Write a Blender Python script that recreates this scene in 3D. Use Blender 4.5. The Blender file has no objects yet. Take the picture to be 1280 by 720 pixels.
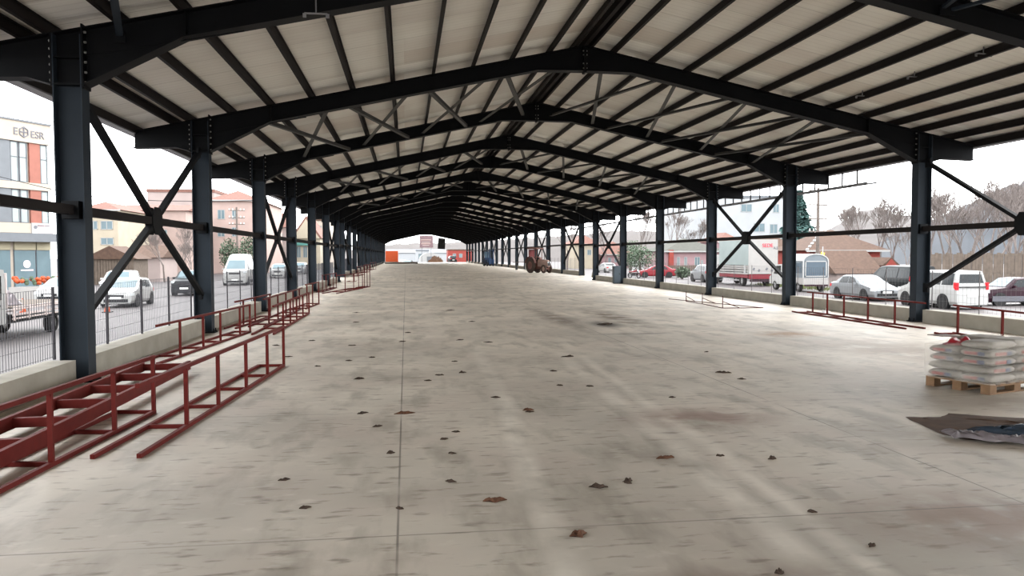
import bpy, math, random
from math import sin, cos, pi, radians, atan2, hypot
from mathutils import Vector, Matrix, Euler

SC = bpy.context.scene
COL = SC.collection
R = random.Random(7)

# ------------------------------------------------------------------ basics
def lin(c):
    out = []
    for v in c[:3]:
        v = v / 255.0
        out.append(v / 12.92 if v <= 0.04045 else ((v + 0.055) / 1.055) ** 2.4)
    return (out[0], out[1], out[2], 1.0)

def mat(name, col, rough=0.6, metal=0.0, var=0.0, scale=3.0, spec=0.25, bump=0.0):
    """Plain painted / raw surface with an optional procedural tone variation."""
    m = bpy.data.materials.new(name); m.use_nodes = True
    nt = m.node_tree; b = nt.nodes['Principled BSDF']
    b.inputs['Roughness'].default_value = rough
    b.inputs['Metallic'].default_value = metal
    b.inputs['Specular IOR Level'].default_value = spec
    c = lin(col)
    b.inputs['Base Color'].default_value = c
    if var > 0 or bump > 0:
        tc = nt.nodes.new('ShaderNodeTexCoord')
        n = nt.nodes.new('ShaderNodeTexNoise'); n.inputs['Scale'].default_value = scale
        n.inputs['Detail'].default_value = 5
        nt.links.new(tc.outputs['Object'], n.inputs['Vector'])
        if var > 0:
            r = nt.nodes.new('ShaderNodeValToRGB')
            r.color_ramp.elements[0].position = 0.3; r.color_ramp.elements[1].position = 0.7
            r.color_ramp.elements[0].color = tuple(max(0, x * (1 - var)) for x in c[:3]) + (1,)
            r.color_ramp.elements[1].color = tuple(min(1, x * (1 + var)) for x in c[:3]) + (1,)
            nt.links.new(n.outputs['Fac'], r.inputs['Fac'])
            nt.links.new(r.outputs['Color'], b.inputs['Base Color'])
        if bump > 0:
            bp = nt.nodes.new('ShaderNodeBump'); bp.inputs['Strength'].default_value = bump
            nt.links.new(n.outputs['Fac'], bp.inputs['Height'])
            nt.links.new(bp.outputs['Normal'], b.inputs['Normal'])
    return m

class MB:
    """Collects boxes, bars, tubes, prisms into one mesh."""
    def __init__(s): s.v = []; s.f = []
    def add(s, vs, fs):
        o = len(s.v); s.v += [tuple(p) for p in vs]; s.f += [tuple(i + o for i in f) for f in fs]; return s
    def box(s, c, size, rz=0.0, rot=None):
        hx, hy, hz = size[0] / 2, size[1] / 2, size[2] / 2
        vs = [Vector((x, y, z)) for z in (-hz, hz) for x, y in ((-hx, -hy), (hx, -hy), (hx, hy), (-hx, hy))]
        m = rot if rot is not None else Matrix.Rotation(rz, 3, 'Z')
        vs = [m @ p + Vector(c) for p in vs]
        return s.add(vs, [(3, 2, 1, 0), (4, 5, 6, 7), (0, 1, 5, 4), (1, 2, 6, 5), (2, 3, 7, 6), (3, 0, 4, 7)])
    def box2(s, a, b):
        return s.box([(a[i] + b[i]) / 2 for i in range(3)], [abs(b[i] - a[i]) for i in range(3)])
    def bar(s, p, q, w, h=None, up=(0, 0, 1)):
        """rectangular bar from p to q, w across, h along 'up'"""
        h = h or w
        p, q = Vector(p), Vector(q); d = (q - p)
        L = d.length
        if L < 1e-6: return s
        d.normalize(); u = Vector(up)
        if abs(d.dot(u)) > 0.99: u = Vector((1, 0, 0))
        sd = d.cross(u).normalized(); u = sd.cross(d).normalized()
        vs = []
        for e in (p, q):
            for a, b in ((-1, -1), (1, -1), (1, 1), (-1, 1)):
                vs.append(e + sd * (a * w / 2) + u * (b * h / 2))
        return s.add(vs, [(3, 2, 1, 0), (4, 5, 6, 7), (0, 1, 5, 4), (1, 2, 6, 5), (2, 3, 7, 6), (3, 0, 4, 7)])
    def tube(s, p, q, r, r2=None, n=8, cap=True):
        r2 = r if r2 is None else r2
        p, q = Vector(p), Vector(q); d = (q - p)
        if d.length < 1e-6: return s
        d.normalize(); u = Vector((0, 0, 1))
        if abs(d.dot(u)) > 0.95: u = Vector((1, 0, 0))
        a = d.cross(u).normalized(); b = a.cross(d).normalized()
        vs = []
        for e, rr in ((p, r), (q, r2)):
            for k in range(n):
                t = 2 * pi * k / n
                vs.append(e + a * (rr * cos(t)) + b * (rr * sin(t)))
        fs = [(k, (k + 1) % n, n + (k + 1) % n, n + k) for k in range(n)]
        if cap: fs += [tuple(range(n - 1, -1, -1)), tuple(range(n, 2 * n))]
        return s.add(vs, fs)
    def loft(s, rings, caps=True):
        n = len(rings[0]); o = []
        for r in rings: o += list(r)
        fs = []
        for i in range(len(rings) - 1):
            for k in range(n):
                a = i * n + k; b = i * n + (k + 1) % n
                fs.append((a, b, b + n, a + n))
        if caps:
            fs.append(tuple(range(n - 1, -1, -1))); fs.append(tuple(range((len(rings) - 1) * n, len(rings) * n)))
        return s.add(o, fs)
    def prism(s, poly, axis, a, b):
        """2-D polygon extruded along an axis from a to b ('x': poly is y,z; 'y': poly is x,z; 'z': x,y)"""
        def P(u, v, w):
            return {'x': (w, u, v), 'y': (u, w, v), 'z': (u, v, w)}[axis]
        n = len(poly)
        vs = [P(u, v, a) for u, v in poly] + [P(u, v, b) for u, v in poly]
        fs = [tuple(range(n)), tuple(range(2 * n - 1, n - 1, -1))]
        fs += [(k, k + n, (k + 1) % n + n, (k + 1) % n) for k in range(n)]
        return s.add(vs, fs)
    def quad(s, a, b, c, d, t=0.0):
        """panel a-b-c-d; with t > 0 it gets real thickness t along its normal"""
        A, B, C, D = [Vector(x) for x in (a, b, c, d)]
        n = (B - A).cross(D - A)
        if n.length < 1e-9: n = (C - B).cross(D - B)
        n.normalize()
        if t == 0: return s.add([A, B, C, D], [(0, 1, 2, 3)])
        k = n * t
        return s.add([A, B, C, D, A + k, B + k, C + k, D + k],
                     [(3, 2, 1, 0), (4, 5, 6, 7), (0, 1, 5, 4), (1, 2, 6, 5), (2, 3, 7, 6), (3, 0, 4, 7)])
    def ball(s, c, r, n=8, m=6, sq=(1, 1, 1)):
        vs = []; fs = []
        for i in range(1, m):
            th = pi * i / m
            for k in range(n):
                ph = 2 * pi * k / n
                vs.append((c[0] + r * sq[0] * sin(th) * cos(ph), c[1] + r * sq[1] * sin(th) * sin(ph), c[2] + r * sq[2] * cos(th)))
        t = len(vs); vs += [(c[0], c[1], c[2] + r * sq[2]), (c[0], c[1], c[2] - r * sq[2])]
        for i in range(m - 2):
            for k in range(n):
                a = i * n + k; b = i * n + (k + 1) % n
                fs.append((a, a + n, b + n, b))
        for k in range(n):
            fs.append((t, k, (k + 1) % n)); fs.append((t + 1, (m - 2) * n + (k + 1) % n, (m - 2) * n + k))
        return s.add(vs, fs)
    def wheel_ring(s, c, r0, r1, w, n=20, axis='y'):
        """a hollow ring (tyre) about an axis through c"""
        vs = []; fs = []
        prof = [(r0, -w / 2), (r1 * .94, -w / 2), (r1, -w / 2 * .7), (r1, w / 2 * .7), (r1 * .94, w / 2), (r0, w / 2)]
        m = len(prof)
        for k in range(n):
            t = 2 * pi * k / n
            for r, y in prof:
                p = (r * cos(t), y, r * sin(t)) if axis == 'y' else (y, r * cos(t), r * sin(t))
                vs.append((c[0] + p[0], c[1] + p[1], c[2] + p[2]))
        for k in range(n):
            for j in range(m):
                a = k * m + j; b = k * m + (j + 1) % m; c2 = ((k + 1) % n) * m + (j + 1) % m; d = ((k + 1) % n) * m + j
                fs.append((a, d, c2, b))
        return s.add(vs, fs)
    def build(s, name, m, parent=None, smooth=False, loc=None):
        me = bpy.data.meshes.new(name); me.from_pydata(s.v, [], s.f); me.update()
        if m is not None: me.materials.append(m)
        if smooth:
            me.polygons.foreach_set('use_smooth', [True] * len(me.polygons))
        o = bpy.data.objects.new(name, me); COL.objects.link(o)
        if parent is not None: o.parent = parent
        if loc is not None: o.location = loc
        return o

def tag(o, label=None, cat=None, group=None, kind=None):
    if label: o['label'] = label
    if cat:
        o['category'] = cat
        if not kind: o['kind'] = 'thing'
    if group: o['group'] = group
    if kind: o['kind'] = kind
    return o

def thing(name, label, cat, loc=(0, 0, 0), rz=0.0, group=None):
    o = bpy.data.objects.new(name, None); COL.objects.link(o)
    o.empty_display_size = 0.2
    o.location = loc; o.rotation_euler = (0, 0, rz)
    return tag(o, label, cat, group)

KIDS = {}
def kids(o):
    return [c for c in bpy.data.objects if c.parent == o]
def dup(root, loc, rz, label, group=None, skip=()):
    r = root.copy(); COL.objects.link(r); r.location = loc; r.rotation_euler = (0, 0, rz)
    r['label'] = label
    if group: r['group'] = group
    for c in root.children:
        if c.name.split('.')[0] in skip: continue
        d = c.copy(); COL.objects.link(d); d.parent = r
        for g in c.children:
            e = g.copy(); COL.objects.link(e); e.parent = d
    return r

ORD = ['first', 'second', 'third', 'fourth', 'fifth', 'sixth', 'seventh', 'eighth', 'ninth', 'tenth', 'eleventh', 'twelfth',
       'thirteenth', 'fourteenth', 'fifteenth', 'sixteenth', 'seventeenth', 'eighteenth', 'nineteenth', 'twentieth',
       'twenty-first', 'twenty-second', 'twenty-third', 'twenty-fourth', 'twenty-fifth']

# ------------------------------------------------------------------ the hall's measures
XL, XR, HC, BF = -4.705, 13.928, 0.402, 0.288        # inner faces of the two column rows, column depth and flange width
XM = (XL + XR) / 2
CL, CR = XL - HC / 2, XR + HC / 2                    # column centre lines
NB = 23
def YN(n): return 12.53 + 7.5 * n - 2.71 * (1 if n >= 7 else 0)
def FZ(y):                                           # the far half of the slab lies a little higher, past a short ramp
    a, b = YN(6) + .3, YN(7) - .3
    t = min(1, max(0, (y - a) / (b - a)))
    return 0.2 * t
SL = 0.2165                                          # roof slope
def ZT(x): return 7.26 - SL * abs(x - XM)            # top of the rafters
ROAD = -0.72

CAM_F, CAM_YAW, CAM_PIT, CAM_ROLL, CAM_H = 979.98, .1344, -.0419, -.0030, 1.8806
_fw = Vector((sin(CAM_YAW) * cos(CAM_PIT), cos(CAM_YAW) * cos(CAM_PIT), sin(CAM_PIT)))
_r0 = Vector((cos(CAM_YAW), -sin(CAM_YAW), 0)); _u0 = _r0.cross(_fw)
_rt = _r0 * cos(CAM_ROLL) + _u0 * sin(CAM_ROLL); _up = _u0 * cos(CAM_ROLL) - _r0 * sin(CAM_ROLL)

def at(px, py, Y):
    """where the sight line through a spot of the photograph meets the upright plane at distance Y: (x, z)"""
    d = _fw + _rt * ((px - 640) / CAM_F) - _up * ((py - 360) / CAM_F)
    return d.x * Y / d.y, CAM_H + d.z * Y / d.y

# ------------------------------------------------------------------ materials
def floor_material():
    m = bpy.data.materials.new('concrete_floor'); m.use_nodes = True
    nt = m.node_tree; N = nt.nodes; Lk = nt.links
    b = N['Principled BSDF']; b.inputs['Roughness'].default_value = .62; b.inputs['Specular IOR Level'].default_value = .34
    tc = N.new('ShaderNodeTexCoord'); P = tc.outputs['Object']
    def noise(scale, detail=5, sx=1, sy=1, rough=.55):
        mp = N.new('ShaderNodeMapping'); mp.inputs['Scale'].default_value = (sx, sy, 1)
        n = N.new('ShaderNodeTexNoise'); n.inputs['Scale'].default_value = scale; n.inputs['Detail'].default_value = detail
        n.inputs['Roughness'].default_value = rough
        Lk.new(P, mp.inputs['Vector']); Lk.new(mp.outputs['Vector'], n.inputs['Vector']); return n.outputs['Fac']
    def ramp(f, a, bb):
        r = N.new('ShaderNodeMapRange'); r.inputs['From Min'].default_value = a; r.inputs['From Max'].default_value = bb
        Lk.new(f, r.inputs['Value']); return r.outputs['Result']
    def math_(op, a, bb=None):
        n = N.new('ShaderNodeMath'); n.operation = op
        for i, v in enumerate((a, bb)):
            if v is None: continue
            if isinstance(v, (int, float)): n.inputs[i].default_value = v
            else: Lk.new(v, n.inputs[i])
        return n.outputs[0]
    def mix(fac, a, c, kind='MIX'):
        n = N.new('ShaderNodeMix'); n.data_type = 'RGBA'; n.blend_type = kind
        for sck, v in ((n.inputs[0], fac), (n.inputs[6], a), (n.inputs[7], c)):
            if isinstance(v, (int, float)): sck.default_value = v
            elif isinstance(v, tuple): sck.default_value = v
            else: Lk.new(v, sck)
        return n.outputs[2]
    sp = N.new('ShaderNodeSeparateXYZ'); Lk.new(P, sp.inputs[0]); X, Y = sp.outputs[0], sp.outputs[1]
    c = mix(ramp(noise(.35), .38, .62), lin((172, 164, 152)), lin((202, 193, 179)))
    c = mix(math_('MULTIPLY', ramp(noise(.8, 6), .45, .75), .5), c, lin((190, 174, 162)))          # pinkish clouds
    c = mix(math_('MULTIPLY', ramp(noise(2.2, 7, 1.0, .35), .5, .66), .65), c, lin((140, 132, 120))) # trowel smears
    c = mix(math_('MULTIPLY', ramp(noise(9, 6, .35, 1.2), .57, .68), .7), c, lin((116, 106, 94)))    # short dark scuffs
    c = mix(math_('MULTIPLY', ramp(noise(5, 4, .6, 1), .60, .75), .45), c, lin((218, 211, 198)))     # light rubs
    # slab painted paler far off and at right, in place of brighter light
    dry = math_('MAXIMUM', ramp(Y, 5, 24), math_('MULTIPLY', ramp(X, 4.5, 11.5), .9))  # how much of the painted brightness each spot takes
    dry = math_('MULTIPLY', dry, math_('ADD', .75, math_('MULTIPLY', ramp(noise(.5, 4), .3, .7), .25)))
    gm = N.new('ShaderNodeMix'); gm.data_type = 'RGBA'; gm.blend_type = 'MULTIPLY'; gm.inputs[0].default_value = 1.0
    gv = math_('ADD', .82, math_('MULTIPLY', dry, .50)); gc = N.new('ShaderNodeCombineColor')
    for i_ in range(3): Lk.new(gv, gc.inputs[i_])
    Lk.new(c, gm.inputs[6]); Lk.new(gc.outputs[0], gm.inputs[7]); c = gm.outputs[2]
    def band(v, at, half, soft):
        d = math_('ABSOLUTE', math_('SUBTRACT', v, at))
        return ramp(d, half + soft, half)
    # dusty wheel tracks running down the hall
    wob = math_('MULTIPLY', math_('SUBTRACT', noise(.15, 2), .5), .5)
    for x0, k, half in ((2.2, .05, .05), (.72, .047, .05), (2.55, .05, .02)):
        xx = math_('SUBTRACT', X, math_('ADD', math_('MULTIPLY', Y, k), wob))
        f = math_('MULTIPLY', band(xx, x0, half, .12), ramp(noise(1.3, 4), .3, .6))
        f = math_('MULTIPLY', f, ramp(Y, 19, 12))
        c = mix(math_('MULTIPLY', f, .45), c, lin((228, 221, 208)))
    # dark damp stains and other darker patches
    def blot(x0, y0, rx, ry, col, amt, sc=1.6, lo=.34, hi=.52):
        c_ = c
        dx = math_('DIVIDE', math_('SUBTRACT', X, x0), rx); dy = math_('DIVIDE', math_('SUBTRACT', Y, y0), ry)
        d = math_('SQRT', math_('ADD', math_('MULTIPLY', dx, dx), math_('MULTIPLY', dy, dy)))
        f = math_('MULTIPLY', ramp(d, 1.0, .25), ramp(noise(sc, 6), lo, hi))
        return mix(math_('MULTIPLY', f, amt), c_, lin(col))
    c = blot(4.45, 23.2, .55, 5.2, (96, 78, 62), .75)
    c = blot(6.2, 23.0, .75, 4.6, (92, 72, 48), .85)
    c = blot(5.35, 20.6, .55, 1.2, (44, 36, 30), 1.0, 2.0, .30, .42)
    c = blot(5.4, 18.05, 1.3, .22, (88, 80, 70), .8)
    c = blot(8.9, 17.4, 1.0, .9, (150, 116, 80), .95)
    c = blot(9.6, 14.0, 1.6, 2.6, (134, 110, 88), .7)
    c = blot(3.4, 8.6, 1.2, .7, (124, 96, 84), .75)
    c = blot(2.0, 3.9, 1.0, .7, (104, 84, 74), .85)
    c = blot(4.2, 5.0, 1.6, .8, (122, 96, 82), .75)
    c = blot(8.0, 5.6, .5, .4, (104, 76, 62), .7)
    c = blot(5.3, 7.5, .9, .9, (118, 108, 94), .5)
    c = blot(7.8, 8.9, 2.0, .9, (124, 115, 104), .75, 1.0, .2, .45)  # broad darker patch round the near side of the pallet
    # saw-cut joints
    def grid(v, off, step, half):
        t = math_('DIVIDE', math_('SUBTRACT', v, off), step)
        fr = math_('ABSOLUTE', math_('SUBTRACT', math_('FRACT', math_('ADD', t, 100.5)), .5))
        return ramp(math_('MULTIPLY', fr, step), half, half * .4)
    j = math_('MAXIMUM', grid(X, -.07, 4.67, .011), math_('MULTIPLY', grid(Y, 5.25, 4.2, .012), .8))
    j = math_('MULTIPLY', j, ramp(noise(.9, 3), .25, .5))
    c = mix(math_('MULTIPLY', j, .75), c, lin((78, 72, 66)))
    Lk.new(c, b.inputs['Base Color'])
    rr = N.new('ShaderNodeMapRange'); rr.inputs['To Min'].default_value = .42; rr.inputs['To Max'].default_value = .6
    Lk.new(noise(1.1), rr.inputs['Value']); Lk.new(rr.outputs[0], b.inputs['Roughness'])
    bp = N.new('ShaderNodeBump'); bp.inputs['Strength'].default_value = .12; bp.inputs['Distance'].default_value = .01
    Lk.new(noise(14, 6), bp.inputs['Height']); Lk.new(bp.outputs['Normal'], b.inputs['Normal'])
    return m

def roof_material():
    m = bpy.data.materials.new('roof_panel'); m.use_nodes = True
    nt = m.node_tree; N = nt.nodes; Lk = nt.links
    b = N['Principled BSDF']; b.inputs['Roughness'].default_value = .55; b.inputs['Specular IOR Level'].default_value = .4
    tc = N.new('ShaderNodeTexCoord'); P = tc.outputs['Object']
    sp = N.new('ShaderNodeSeparateXYZ'); Lk.new(P, sp.inputs[0]); X, Y = sp.outputs[0], sp.outputs[1]
    def M(op, a, bb=None):
        n = N.new('ShaderNodeMath'); n.operation = op
        for i, v in enumerate((a, bb)):
            if v is None: continue
            if isinstance(v, (int, float)): n.inputs[i].default_value = v
            else: Lk.new(v, n.inputs[i])
        return n.outputs[0]
    def rp(f, a, bb):
        r = N.new('ShaderNodeMapRange'); r.inputs['From Min'].default_value = a; r.inputs['From Max'].default_value = bb
        Lk.new(f, r.inputs['Value']); return r.outputs[0]
    def mix(fac, a, c):
        n = N.new('ShaderNodeMix'); n.data_type = 'RGBA'
        for sck, v in ((n.inputs[0], fac), (n.inputs[6], a), (n.inputs[7], c)):
            if isinstance(v, (int, float, tuple)): sck.default_value = v
            else: Lk.new(v, sck)
        return n.outputs[2]
    # one tone per one-metre sheet, patches of protective film, hairline joints and ribs
    sheet = M('FLOOR', M('DIVIDE', Y, 1.06))
    wn = N.new('ShaderNodeTexWhiteNoise'); wn.noise_dimensions = '2D'
    cb = N.new('ShaderNodeCombineXYZ'); Lk.new(sheet, cb.inputs[0]); Lk.new(M('FLOOR', M('DIVIDE', X, 40.0)), cb.inputs[1])
    Lk.new(cb.outputs[0], wn.inputs['Vector'])
    n1 = N.new('ShaderNodeTexNoise'); n1.inputs['Scale'].default_value = .55; n1.inputs['Detail'].default_value = 4
    mp = N.new('ShaderNodeMapping'); mp.inputs['Scale'].default_value = (.7, 1.4, 1)
    Lk.new(P, mp.inputs['Vector']); Lk.new(mp.outputs[0], n1.inputs['Vector'])
    c = mix(rp(n1.outputs['Fac'], .35, .65), lin((216, 209, 199)), lin((229, 226, 217)))
    c = mix(M('MULTIPLY', M('GREATER_THAN', wn.outputs['Value'], .62), .3), c, lin((240, 238, 228)))
    c = mix(M('MULTIPLY', M('LESS_THAN', wn.outputs['Value'], .25), .3), c, lin((196, 180, 164)))
    st = M('FRACT', M('ADD', M('DIVIDE', M('SUBTRACT', Y, 12.53 - .80), 7.5), 100))
    c = mix(M('MULTIPLY', M('LESS_THAN', st, .10), .85), c, lin((250, 248, 240)))
    fr = M('FRACT', M('ADD', M('DIVIDE', Y, 1.06), 100))
    joint = rp(M('ABSOLUTE', M('SUBTRACT', fr, .5)), .484, .497)
    c = mix(M('MULTIPLY', joint, .45), c, lin((120, 112, 100)))
    rib = M('FRACT', M('ADD', M('DIVIDE', Y, .2), 100))
    ribm = rp(M('ABSOLUTE', M('SUBTRACT', rib, .5)), .36, .5)
    c = mix(M('MULTIPLY', ribm, .16), c, lin((150, 142, 128)))
    Lk.new(c, b.inputs['Base Color'])
    bp = N.new('ShaderNodeBump'); bp.inputs['Strength'].default_value = .25; bp.inputs['Distance'].default_value = .01
    Lk.new(ribm, bp.inputs['Height']); Lk.new(bp.outputs['Normal'], b.inputs['Normal'])
    return m

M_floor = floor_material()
M_roof = roof_material()
M_steel = mat('blue_grey_paint', (40, 47, 54), .55, 0, .10, 2.0, .12)
M_steel2 = mat('dark_grey_paint', (18, 19, 21), .6, 0, .10, 2.0, .10)
M_purl = mat('dark_brown_paint', (30, 26, 25), .6, 0, .12, 2.0, .1)
M_brace = mat('grey_primer', (66, 65, 62), .6, 0, .12, 2.0, .15)
M_bolt = mat('zinc_bolt', (190, 190, 186), .35, .6)
M_galv = mat('galvanised_gutter', (132, 132, 134), .45, .3, .08, 4)
M_kerb = mat('cast_concrete', (148, 143, 132), .8, 0, .14, 2.2, bump=.1)
M_red = mat('red_oxide_paint', (88, 29, 25), .6, 0, .16, 5, .1)
M_red2 = mat('dark_red_oxide', (80, 28, 26), .6, 0, .2, 5, .1)
M_wire = mat('grey_fence_wire', (84, 84, 88), .5, .4)
M_wirel = mat('weathered_wire', (104, 100, 100), .6, .2)
M_post = mat('dark_fence_post', (58, 56, 60), .5, .2)
M_road = mat('wet_asphalt', (79, 74, 74), .6, 0, .14, .35, bump=.05)
M_dark = mat('black_plastic', (28, 28, 30), .5)
M_tyre = mat('tyre_rubber', (34, 33, 33), .8)
M_rim = mat('alloy_rim', (168, 168, 170), .35, .6)
M_glass = mat('dark_glass', (26, 31, 34), .15, 0, 0, 1, .22)
M_glassl = mat('pale_glass', (88, 104, 110), .15, 0, .1, 1, .22)
M_white = mat('white_car_paint', (232, 232, 230), .25, 0)
M_silver = mat('silver_car_paint', (186, 190, 194), .28, .35)
M_black = mat('black_car_paint', (22, 25, 27), .35, 0, 0, 1, .18)
M_burg = mat('burgundy_car_paint', (38, 15, 26), .35, 0, 0, 1, .2)
M_redcar = mat('red_car_paint', (176, 36, 52), .25)
M_lamp = mat('headlamp_lens', (208, 214, 216), .1, .2)
M_tail = mat('tail_lamp_lens', (200, 20, 34), .2)
M_plate = mat('number_plate_white', (236, 236, 232), .5)
M_chrome = mat('bright_trim', (180, 182, 184), .2, .8)
M_wood = mat('raw_pallet_wood', (118, 92, 68), .8, 0, .22, 7)
M_woodg = mat('weathered_boards', (112, 100, 90), .85, 0, .2, 3)
M_bag = mat('cement_sack_paper', (134, 128, 121), .7, 0, .10, 6)
M_bagr = mat('red_sack_print', (140, 84, 80), .7, 0, .2, 10)
M_bagb = mat('navy_sack_print', (86, 90, 106), .7, 0, .15, 10)
M_sand = mat('damp_earth', (66, 46, 32), .9, 0, .3, 6, bump=.5)
M_tarp = mat('slate_blue_plastic', (48, 58, 70), .3, 0, .35, 5)
M_tarpl = mat('pale_lilac_plastic', (112, 105, 108), .35, 0, .2, 5)
M_leaf = mat('dry_leaf', (84, 56, 40), .8, 0, .35, 30)
M_mud = mat('dried_mud', (62, 50, 42), .9, 0, .3, 30)
M_bark = mat('grey_bark', (118, 108, 102), .9, 0, .2, 4)
M_twig = mat('bare_twigs', (134, 124, 120), .9, 0, .15, 4)
M_conif = mat('blue_green_needles', (74, 104, 100), .9, 0, .25, 5)
M_leafg = mat('olive_green_leaves', (96, 112, 92), .9, 0, .3, 4)
M_grass = mat('rough_grass', (118, 126, 84), .9, 0, .3, 3)
M_orange = mat('orange_paint', (216, 92, 42), .55, 0, .1, 3)

# ------------------------------------------------------------------ floor, roof, kerbs, ground (the setting)
b = MB()
ys = [-60] + [YN(6) + .3, YN(7) - .3] + [YN(NB) + 6]
x0, x1 = CL - .35, CR + .35
for i in range(len(ys) - 1):
    ya, yb = ys[i], ys[i + 1]; za, zb = FZ(ya), FZ(yb)
    b.add([(x0, ya, -.9), (x1, ya, -.9), (x1, yb, -.9), (x0, yb, -.9), (x0, ya, za), (x1, ya, za), (x1, yb, zb), (x0, yb, zb)],
          [(3, 2, 1, 0), (4, 5, 6, 7), (0, 1, 5, 4), (1, 2, 6, 5), (2, 3, 7, 6), (3, 0, 4, 7)])
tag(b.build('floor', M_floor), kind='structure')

PD = .20                                            # purlin depth
RY0, RY1 = -60, YN(NB) + 1.0  # unseen roof behind the camera lengthened to darken the near floor
b = MB()
for s, xe in ((-1, -6.85), (1, 16.05)):
    za, zb = ZT(XM) + PD, ZT(xe) + PD
    prof = [(XM, za), (xe, zb), (xe, zb + .07), (XM, za + .07)]
    b.prism(prof if s > 0 else prof[::-1], 'y', RY0, RY1)
tag(b.build('ceiling', M_roof), kind='structure')

for nm, xa, xb in (('wall_left', CL - .34, XL - .14), ('wall_right', XR + .13, CR + .34)):
    b = MB()
    for n in range(-1, NB):
        if n == 6: continue
        ya, yb = YN(n) + (.24 if n >= 0 else -50), YN(n + 1) - .24
        z = FZ((ya + yb) / 2)
        b.box2((xa, ya, z - .02), (xb, yb, z + .35))
    tag(b.build(nm, M_kerb), kind='structure')

b = MB(); b.box2((-500, -120, ROAD - .3), (900, 900, ROAD))
tag(b.build('ground', M_road), kind='structure')

# ------------------------------------------------------------------ columns
def i_column(h, simple=False):
    b = MB(); tf, tw = .018, .011
    b.box2((-HC / 2, -BF / 2, .02), (-HC / 2 + tf, BF / 2, h)); b.box2((HC / 2 - tf, -BF / 2, .02), (HC / 2, BF / 2, h))
    b.box2((-HC / 2 + tf, -tw / 2, .02), (HC / 2 - tf, tw / 2, h))
    return b
HCOL = 5.14
def make_column(label, group):
    t = thing('steel_column', label, 'column', (0, 0, 0), 0, group)
    i_column(HCOL).build('shaft', M_steel, t)
    MB().box2((-HC / 2 - .06, -BF / 2 - .03, 0), (HC / 2 + .06, BF / 2 + .03, .03)).build('base_plate', M_steel2, t)
    for sx in (-1, 1):
        for sy in (-1, 1):
            p = (sx * (HC / 2 + .032), sy * .10)
            bb = MB(); bb.tube((p[0], p[1], .028), (p[0], p[1], .11), .014, n=6); bb.tube((p[0], p[1], .03), (p[0], p[1], .056), .028, n=6)
            bb.build('anchor_bolt', M_steel2, t)
    for z in (4.42, 4.80):
        MB().box2((-HC / 2 + .018, -BF / 2 + .01, z), (HC / 2 - .018, -.006, z + .014)).build('stiffener', M_steel2, t)
    bb = MB(); bb.box2((-.12, -.15, 2.44), (.12, -.006, 2.70)); bb.build('rail_cleat', M_steel2, t)
    return t
col0 = None
for side, xc in (('left', CL), ('right', CR)):
    for n in range(0, NB + 1):
        if side == 'right' and n == 0: nm = 'blue-grey steel column at the right-hand edge of the hall, nearest of its row'
        elif n == 0: nm = 'large blue-grey steel column, nearest of the left-hand row'
        elif side == 'left': nm = f'blue-grey steel column on the left kerb, {ORD[n]} of its row from the front'
        else: nm = f'blue-grey steel column on the right kerb under the {ORD[n]} roof frame'
        g = f'columns of the {side}-hand row'
        loc = (xc, YN(n), 0); rz = 0 if side == 'left' else pi
        if col0 is None:
            col0 = make_column(nm, g); col0.location = loc
        else:
            far = n > 9
            o = dup(col0, loc, 0, nm, g, skip=('anchor_bolt', 'stiffener') if far else ())

# ------------------------------------------------------------------ roof frames
OX = 11.05                                           # half length of a rafter, overhang included
def rafter_poly(s):
    """outline of one half frame in (x, z), s = -1 left, +1 right, measured from the ridge line"""
    xi, xo = abs(XL - XM), abs(XL - XM) + HC
    up = [(0, 7.26), (OX, 7.26 - SL * OX)]
    dn = [(OX, 4.47), (xo + .35, 4.50), (xo, 4.40), (xi, 4.40), (xi - 1.45, 5.155), (1.23, 6.59), (0, 6.605)]
    return [(s * x, z) for x, z in up], [(s * x, z) for x, z in dn]
def make_rafter(s, parent):
    up, dn = rafter_poly(s)
    poly = up + dn
    b = MB()
    if s < 0: poly = poly[::-1]
    b.prism(poly, 'y', -.006, .006)
    for line, sg in ((up, -1), (dn, 1)):
        for k in range(len(line) - 1):
            (xa, za), (xb, zb) = line[k], line[k + 1]
            b.bar((xa, 0, za + sg * .008), (xb, 0, zb + sg * .008), BF, .016)
    web = b.build('rafter', M_steel2, parent)
    xi = abs(XL - XM)
    # haunch: welded flange line and stiffeners
    b = MB()
    b.bar((s * xi, -.012, 4.86), (s * (xi - 2.3), -.012, 5.30), .012, .02)
    b.box2((s * (xi - 1.47) - .006, -BF / 2 + .01, 5.17), (s * (xi - 1.47) + .006, BF / 2 - .01, ZT(XM + xi - 1.47) - .02))
    b.build('haunch_stiffener', M_steel2, parent)
    for xo_, nm, z0, z1, nb in ((xi - .015, 'end_plate', 4.36, ZT(XM + xi) + .05, 6), (xi + HC + .015, 'end_plate', 4.38, ZT(XM + xi + HC), 6)):
        pl = MB(); pl.box2((s * xo_ - .012, -BF / 2, z0), (s * xo_ + .012, BF / 2, z1))
        p = pl.build(nm, M_steel2, parent)
        sg = -1 if xo_ < xi else 1
        for i in range(nb):
            z = z0 + .09 + (z1 - z0 - .2) * i / (nb - 1)
            for sy in (-1, 1):
                q = MB(); xb = s * xo_ + s * sg * .012
                q.tube((xb, sy * .085, z), (xb + s * sg * .03, sy * .085, z), .019, n=6)
                q.build('bolt', M_bolt, p)
    return web
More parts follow.
